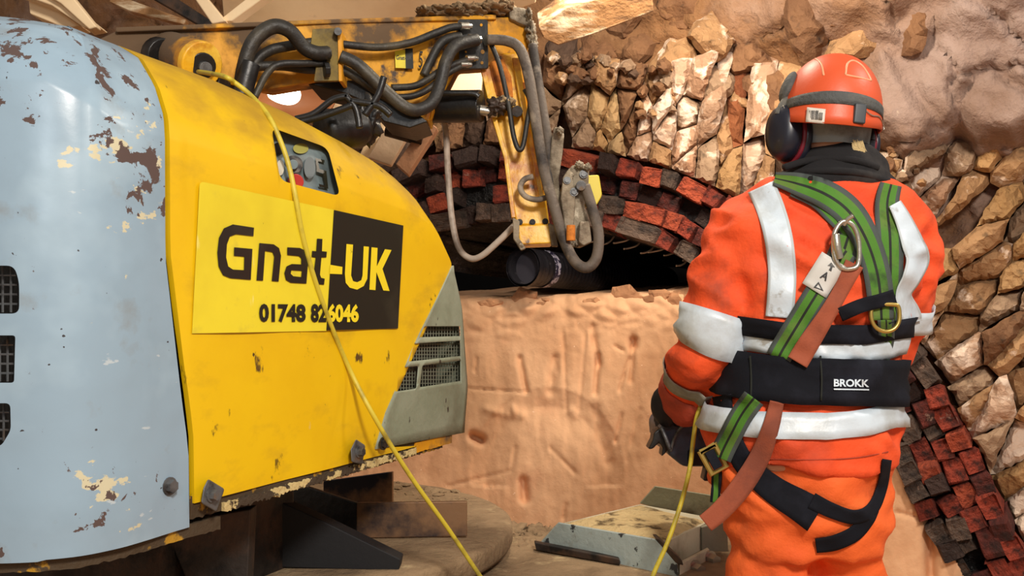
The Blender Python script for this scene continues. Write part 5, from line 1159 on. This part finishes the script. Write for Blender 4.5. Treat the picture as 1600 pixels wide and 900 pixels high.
# jacket shoulder tapes
ribbon('shoulder_tape', [(1189, 292), (1204, 326), (1216, 370), (1222, 420), (1221, 460), (1218, 496)], 44, RM_, .006, jacket, 'silver tape down the left shoulder', RC)
ribbon('shoulder_tape', [(1398, 318, 20), (1412, 345, 26), (1426, 380, 34), (1434, 405, 36), (1424, 435, 28), (1412, 460, 24), (1420, 490, 36), (1424, 505, 34)], 30, RM_, .017, jacket, 'silver tape down the right shoulder', RC)
# sleeve tapes
def sleeve_band(name, pts, t0, t1, rows, m, tilt=(0, 0), lab=None, off=.0075):
    c = cr([tuple(P(a, b, Y))+(Rm(r, 1.9),) for a, b, Y, r in pts], 12); N_ = len(c); V = []; Fc = []; seg = 40
    for r in range(rows):
        i = (t0+(t1-t0)*r/(rows-1))*(N_-1); a = int(i); f = i-a; q = [c[a][k]*(1-f)+c[min(a+1, N_-1)][k]*f for k in range(4)]
        T = (Vector(c[min(a+2, N_-1)][:3])-Vector(c[max(a-2, 0)][:3])).normalized(); T = (T+Vector((tilt[0], 0, tilt[1]))).normalized()
        u = T.cross(Vector((0, 1, 0))).normalized(); v = T.cross(u)
        for k in range(seg):
            an = 6.28318*k/seg; dd = u*math.cos(an)+v*math.sin(an); o_ = Vector(q[:3]); h = SB.ray_cast(o_+dd*.14, -dd, .16)[0]
            rad = (h-o_).length if h and (h-o_).length < q[3]*1.45 else q[3]
            V.append(o_+dd*(rad+off))
    for r in range(rows-1):
        for k in range(seg): Fc.append((r*seg+k, r*seg+(k+1) % seg, (r+1)*seg+(k+1) % seg, (r+1)*seg+k))
    o = mesh(name, V, Fc, m, jacket, lab, True); s = o.modifiers.new('s', 'SOLIDIFY'); s.thickness = .0025; return o
sleeve_band('sleeve_tape', LARM, .425, .555, 5, M['reflect'], (-.05, .0), 'silver tape on the left upper sleeve')
sleeve_band('sleeve_tape', LARM, .70, .765, 4, M['reflectd'], (.10, 0), 'dirty grey tape on the left forearm')
sleeve_band('sleeve_cuff', LARM, .80, .985, 6, M['sleeve'], (0, 0), 'grubby orange cuff', .004)
sleeve_band('sleeve_tape', RARM, .46, .56, 5, M['reflect'], (0, 0), 'silver tape on the right sleeve')
# snood
bm = loft(bmesh.new(), [ringv(P(1297, 304, 1.93), Rm(92, 1.9), .100), ringv(P(1298, 292, 1.92), Rm(95, 1.9), .108), ringv(P(1302, 272, 1.92), Rm(82, 1.9), .102), ringv(P(1306, 256, 1.93), Rm(68, 1.9), .096), ringv(P(1302, 244, 1.94), Rm(60, 1.9), .092), ringv(P(1298, 236, 1.945), Rm(52, 1.9), .080)])
snood = remeshed('snood', bm, .007, M['snood'], wk, 'black fleece snood', 4, lambda p: .008*noise.noise(Vector((p.x*9, p.y*9, p.z*42+p.x*10)))+.003)
for k, pts in enumerate([[(1225, 262), (1270, 250), (1330, 250), (1372, 262)], [(1215, 280), (1270, 268), (1340, 270), (1388, 284)]]):
    SN = bvh_of([snood]); tube('snood_fold', [P(x, y, (hitY(x, y, SN) or 1.84)-.000) for x, y in pts], .0075, M['snood'], snood)
# helmet
def helm_pt(u, v, g=0.0):
    """u angle, v 0 top .. 1 rim"""
    a = v*math.pi/2*1.12; rr = math.sin(min(a, math.pi/2))**.92; z = math.cos(a)*.131 if a < math.pi/2 else -(a-math.pi/2)*.16
    if v > .9: rr += .03*(v-.9)/.1
    hx, hy = .106+g, .134+g
    p = Vector((math.cos(u)*rr*hx, math.sin(u)*rr*hy, z*(1+g*6)))
    return p
HM = Matrix.Translation(P(1295, 183, 1.92)) @ Matrix.Rotation(math.radians(7), 4, 'Y') @ Matrix.Rotation(math.radians(-10), 4, 'Z') @ Matrix.Rotation(math.radians(-3), 4, 'X')
def shell(v0, v1, g, nu=64, nv=24, rim=None):
    V = []; Fc = []
    for j in range(nv+1):
        for i in range(nu):
            u = 2*math.pi*i/nu; vv = v0+(v1-v0)*j/nv; q = helm_pt(u, vv, g)
            if vv > .88:
                dz = (vv-.88)/.12; back = max(0, -math.sin(u)); q.z -= dz*(.020*back+.006)-dz*.012*abs(math.cos(u))**3
            V.append(HM @ q)
    for j in range(nv):
        for i in range(nu): a = j*nu+i; b = j*nu+(i+1) % nu; Fc.append((a, b, b+nu, a+nu))
    return V, Fc
V, Fc = shell(.02, 1.0, 0); nu = 64; Fc.append(tuple(range(nu)))
helmet = mesh('helmet', V, Fc, M['helmet'], wk, 'scuffed orange safety helmet', True); sd = helmet.modifiers.new('s', 'SOLIDIFY'); sd.thickness = .004; sd.offset = -1
HB = bvh_of([helmet])
hh = lambda x, y: hitY(x, y, HB)
V, Fc = shell(.84, .915, .002, nv=3); o = mesh('lamp_strap', V, Fc, M['strapgrey'], helmet, 'grey lamp strap around the helmet', True); sd = o.modifiers.new('s', 'SOLIDIFY'); sd.thickness = .003
def on_h(pts, d=.003): return [P(x, y, (hh(x, y) or 1.85)-d) for x, y in pts]
for pts in ([(1321, 117), (1324, 100), (1333, 95), (1346, 102), (1356, 116), (1361, 126)], [(1321, 117), (1340, 121), (1361, 126)], [(1274, 92), (1283, 100), (1287, 118)]): tube('moulded_ridge', on_h(pts, .0), .0024, mat('ridge_pale', (226, 150, 110), .4), helmet, None, 6, 6)
ribbon('barcode_label', [(1260, 179), (1289, 182)], 23, [mat('label_white', (206, 200, 190), .5)], .003, helmet, 'white barcode label', hitf=hh, n=4, th=.001)
for k in range(7): ribbon('barcode_line', [(1265+k*2.2, 172.5), (1264+k*2.2, 187)], (1.1, .7, 1.4)[k % 3], [M['dial']], .0042, helmet, hitf=hh, n=2, th=.0006)
ribbon('barcode_patch', [(1283, 176), (1282, 187)], 6, [mat('label_grey', (120, 116, 110), .6)], .0042, helmet, hitf=hh, n=2, th=.0006)
box('strap_clip', P(1343, 178, (hh(1343, 178) or 1.8)-.005), (.024, .012, .040), mat('clip_dark', (52, 58, 64), .45), helmet, 'dark strap clip', .003, Matrix.Rotation(.1, 3, 'Y'))
tube('clip_cord', on_h([(1350, 170), (1362, 180), (1374, 183)], .004)+[P(1380, 196, 1.86), P(1381, 203, 1.86)], .0014, M['chrome'], helmet)
# headband below the helmet and a little hair
V, Fc = [], []
for j in range(5):
    for i in range(40):
        a = 2*math.pi*i/40; V.append(P(1296, 195+j*10, 1.935)+Vector((math.cos(a)*(.086-.002*j), math.sin(a)*(.100-.003*j), .0025*fbm(a*4, j)-.006*math.cos(a))))
for j in range(4):
    for i in range(40): Fc.append((j*40+i, j*40+(i+1) % 40, (j+1)*40+(i+1) % 40, (j+1)*40+i))
mesh('headband', V, Fc, mat('pale_grey_band', (128, 138, 142), .6, layers=[dict(c=(96, 100, 104), s=14, lo=.5, hi=.65)], bump=[(40, .4)]), helmet, 'pale grey cradle band', True)
bm = bmesh.new()
for k in range(70):
    x, y = 1336+rs.uniform(-5, 12), rs.uniform(218, 230); Y = 1.842; tube_bm(bm, [P(x, y, Y), P(x+3, y+9, Y-.003), P(x+6+rs.uniform(-2, 3), y+18, Y)], [.0012, .0010, .0006], 4, False)
from_bm('hair', bm, mat('fair_hair', (196, 176, 130), .6), wk, 'fair hair at the nape')
# ear defenders
em = thing('ear_defenders', None, None); bpy.data.objects.remove(em)
def earcup(c, ax, rw, rh, dep, lab):
    ax = Vector(ax).normalized(); up_ = Vector((0, 0, 1)); sd2 = ax.cross(up_).normalized(); bm = bmesh.new(); rings = []
    for (t, k) in ((0, .90), (.12, 1.0), (.5, 1.0), (.8, .86), (.95, .60), (1.0, .25)):
        rings.append([Vector(c)+ax*dep*t+(sd2*math.cos(6.28318*i/28)*rw+up_*math.sin(6.28318*i/28)*rh)*k for i in range(28)])
    loft(bm, rings); o = from_bm('ear_cup', bm, M['muff'], wk, lab, True)
    pts = [Vector(c)-ax*.004+(sd2*math.cos(6.28318*i/28)*rw+up_*math.sin(6.28318*i/28)*rh)*.99 for i in range(29)]
    from_bm('cup_ring', tube_bm(bmesh.new(), pts, .0055, 8, False), mat('cup_red', (110, 24, 40), .45), o, 'dark red ring', True)
    pts = [p-ax*.010 for p in pts]; from_bm('cup_cushion', tube_bm(bmesh.new(), pts, .010, 8, False), M['muff'], o, None, True); return o
ec = earcup(P(1232, 210, 1.90), (-1, -.60, .05), .041, .060, .042, 'dark left ear cup with red ring')
earcup(P(1353, 226, 1.94), (1, .25, -.05), .036, .044, .018, 'dark right ear cup')
bm = bmesh.new(); bmesh.ops.create_uvsphere(bm, u_segments=20, v_segments=12, radius=1)
for v in bm.verts: v.co = Vector((v.co.x*.014+v.co.z*.012, v.co.y*.024, v.co.z*.033))+P(1231, 136, 1.90)
from_bm('cup_bracket', bm, M['strapgrey'], ec, 'dark grey cup bracket', True)
tube('cup_arm', [P(1232, 150, 1.895), P(1222, 165, 1.885), P(1216, 180, 1.88)], .008, M['strapgrey'], ec)
tube('cup_wire', [P(1224, 165, 1.875), P(1227, 175, 1.868), P(1230, 190, 1.865)], .0015, M['chrome'], ec)
# ------------------------------------------------------------------ harness
hn = thing('safety_harness', None, None); bpy.data.objects.remove(hn)
hs = ribbon('shoulder_strap', [(1392, 288, 34), (1386, 320, 38), (1390, 370, 42), (1391, 420, 40), (1389, 465, 38), (1386, 502, 36)], 38, GM, .008, wk, 'green and black harness strap on the right', GC)
ribbon('shoulder_strap', [(1238, 296, 22), (1275, 312, 26), (1300, 335, 26), (1320, 358, 24), (1332, 380, 24)], 24, GM, .009, wk, 'green and black harness strap, inner', GC)
ribbon('shoulder_strap', [(1210, 279, 20), (1248, 288, 36), (1290, 304, 44), (1325, 330, 46), (1350, 368, 44), (1366, 410, 42), (1374, 450, 42), (1377, 500, 38)], 42, GM, .015, wk, 'wide green and black harness strap crossing the back', GC)
ribbon('shoulder_strap', [(1325, 370, 40), (1318, 392, 44), (1310, 410, 44)], 40, GM, .013, wk, 'green webbing loop behind the carabiner', GC)
ribbon('back_strap', [(1322, 392), (1290, 438), (1256, 492), (1224, 545), (1216, 560)], 40, GM, .019, wk, 'green and black diagonal harness strap', GC)
LBV2 = bvh_of([lb, jacket, trousers])
h2 = lambda x, y: hitY(x, y, LBV2)
ribbon('thigh_strap', [(1178, 622), (1158, 650), (1142, 680), (1130, 704), (1125, 716)], 36, GM, .017, wk, 'green and black strap below the belt', GC, hitf=h2)
ribbon('strap_tail', [(1120, 735), (1119, 760), (1117, 785)], 15, [M['belt'], M['webg'], M['belt']], .012, wk, 'short dark strap tail', [0, .25, .75, 1])
ribbon('chest_strap', [(1312, 492), (1345, 478), (1375, 470), (1398, 463)], 22, [M['belt']], .024, wk, 'black cross strap')
ribbon('lower_strap', [(1384, 500, 26), (1385, 530, 24), (1384, 552, 16), (1380, 590, 7)], 20, GM, .018, wk, 'narrow green strap through the ring', GC)
ribbon('thigh_strap', [(1128, 618, 30), (1136, 660, 28), (1160, 720, 34), (1205, 762, 42), (1250, 790, 50), (1276, 806, 56)], 40, [M['belt']], .007, wk, 'black thigh strap', hitf=h2)
ribbon('thigh_strap', [(1268, 782, 26), (1300, 798, 24), (1335, 808, 22), (1362, 796, 20), (1378, 762, 16), (1386, 718, 14)], 20, [M['belt']], .009, wk, 'black thigh strap, right leg', hitf=h2)
ribbon('thigh_strap', [(1275, 853, 22), (1305, 848, 24), (1335, 834, 24), (1355, 812, 22), (1366, 795, 16)], 22, [M['belt']], .009, wk, 'black thigh strap, lower', hitf=h2)
fl = lambda x, y: (h2(x, y) or 1.80) if y < 700 else min(h2(x, y) or 1.80, 1.78)
ts = ribbon('lanyard', [(1335, 412, 30), (1316, 450, 25), (1292, 492, 27), (1264, 536, 33), (1246, 566, 34)], 30, [M['tan']], .026, wk, 'rust-brown webbing lanyard', sm=8)
ribbon('lanyard_tail', [(1214, 628, 22), (1205, 665, 26), (1188, 712, 32), (1160, 758, 34), (1128, 796, 32), (1102, 818, 30)], 30, [M['tan']], .016, wk, 'rust-brown lanyard tail hanging over the thigh', hitf=fl, sm=10)
lab_ = ribbon('strap_label', [(1303, 405), (1272, 454)], 44, [mat('tag_white', (196, 196, 192), .6)], .024, wk, 'white printed tag', n=6)
_LB = bvh_of([lab_]); _yl = hitY(1288, 430, _LB) or 1.75
hz = lambda x, y, o: P(x, y, (hitY(x, y, _LB) or _yl)-.0012)
def rot_quad(cx, cy, w, h, a):
    ca, sa = math.cos(a), math.sin(a); f = lambda u, v: (cx+u*ca-v*sa, cy+u*sa+v*ca); return [f(-w, -h), f(w, -h), f(w, h), f(-w, h)]
for s_, q in (('A', rot_quad(1289, 431, 6, 6.5, .55)),): text_on('tag_letter', s_, q, hz, M['dial'], lab_, .03)
flat('tag_arrow', [(1299, 410), (1305, 418), (1301, 417), (1299, 424), (1295, 422), (1298, 416), (1293, 415)], 0, M['dial'], lab_, fn=hz)
flat('tag_triangle', [(1279, 440), (1287, 455), (1271, 449)], 0, M['dial'], lab_, [[(1279, 443.5), (1283.5, 452), (1275, 448.5)]], fn=hz)
M['brass'] = mat('brass_ring', (196, 170, 96), .35, .9)
def ring_tube(name, pts, r, m, lab, off=.032):
    w = [P(x, y, (hitY(x, y) or 1.78)-off) for x, y in pts]; Y = sum(v.y for v in w)/len(w); w = [P(x, y, Y) for x, y in pts]; w = cr([tuple(v) for v in w], 6, True); w.append(w[0])
    return from_bm(name, tube_bm(bmesh.new(), w, r, 8, False), m, wk, lab, True)
ring_tube('d_ring', [(1362, 480), (1362, 500), (1370, 513), (1384, 518), (1398, 513), (1405, 500), (1404, 480), (1395, 476), (1372, 476)], .0042, M['brass'], 'brass D-shaped ring')
ring_tube('carabiner', [(1312, 350), (1303, 368), (1304, 400), (1314, 418), (1330, 420), (1341, 412), (1342, 380), (1335, 356), (1322, 346)], .0048, M['chrome'], 'steel carabiner', .036)
tube('carabiner_gate', [P(1306, 366, 1.715), P(1308, 385, 1.713), P(1312, 404, 1.715)], .0078, M['chrome'], wk, 'carabiner gate sleeve')
tube('carabiner_hook', [P(1318, 352, 1.72), P(1324, 343, 1.715), P(1333, 337, 1.71)], .0045, M['chrome'], wk)
def frame_ring(cx, cy, w, h, a, r, m, lab, Y):
    q = rot_quad(cx, cy, w, h, a); w_ = [P(x, y, Y) for x, y in q]; w_.append(w_[0]); w_.append(w_[1])
    return from_bm('buckle', tube_bm(bmesh.new(), w_, r, 6, False, (1.6, .8)), m, wk, lab, False)
yb = (h2(1116, 718) or 1.84)-.022
frame_ring(1115, 718, 13, 19, -.5, .0042, M['brass'], 'brass strap buckle', yb); box('buckle_bar', P(1115, 718, yb), (.020, .006, .040), M['belt'], wk, None, .002, Matrix.Rotation(-.5, 3, 'Y'))
# ------------------------------------------------------------------ remote control box held in front
cb = thing('remote_control_box', 'dark blue-grey remote control box with metal guard rails held at the worker\'s left hip', 'control box', P(1075, 690, 2.15)[:])
M['console'] = mat('console_grey', (58, 66, 82), .45, layers=[dict(c=(84, 90, 100), s=6, lo=.5, hi=.7, d=6), dict(c=(36, 40, 50), s=9, lo=.55, hi=.7)], bump=[(40, .1)])
prism('case', [(1032, 668), (1046, 648), (1080, 640), (1150, 636), (1150, 730), (1068, 730), (1046, 712), (1034, 690)], lambda a, b: 2.15, .20, M['console'], cb, None, .010)
prism('lower_panel', [(1076, 704), (1150, 704), (1150, 728), (1076, 728)], lambda a, b: 2.135, .02, M['black'], cb, 'black lower panel', .003)
prism('top_cover', [(1040, 658), (1060, 644), (1110, 636), (1150, 634), (1150, 650), (1075, 656), (1044, 668)], lambda a, b: 2.145, .20, M['console'], cb, None, .006)
tube('guard_rail', [P(1048, 705, 2.13), P(1052, 688, 2.12), P(1062, 670, 2.11), P(1078, 658, 2.11), P(1100, 652, 2.12), P(1118, 650, 2.14)], .0036, M['steel'], cb, 'worn metal guard rail')
tube('guard_rail', [P(1033, 668, 2.10), P(1040, 684, 2.09), P(1047, 702, 2.09)], .0045, M['steel'], cb)
prism('corner_grip', [(1022, 676), (1032, 668), (1046, 690), (1044, 705), (1034, 714), (1036, 700), (1030, 692), (1020, 702), (1013, 702), (1020, 688)], lambda a, b: 2.11, .05, M['black'], cb, 'black corner grip', .004)
prism('pouch', rounded([(1104, 730), (1122, 728), (1124, 752), (1099, 752)], 4), lambda a, b: 2.0, .04, M['black'], cb, 'black pouch under the box', .004)
for k in range(3): cyl('joystick', P(1075+k*26, 640, 2.20), P(1075+k*26, 622, 2.20), .008, M['black'], cb)
o = tube('control_cable', [P(1094, 636, 1.99), P(1088, 655, 1.98), P(1083, 690, 1.97), P(1078, 730, 1.96), P(1066, 780, 1.95), P(1044, 845, 1.93), P(1020, 900, 1.92), P(1000, 960, 1.90)], .0052, M['cable']); tag(o, 'thin yellow cable hanging from the control box to the chipped box end', 'cable')
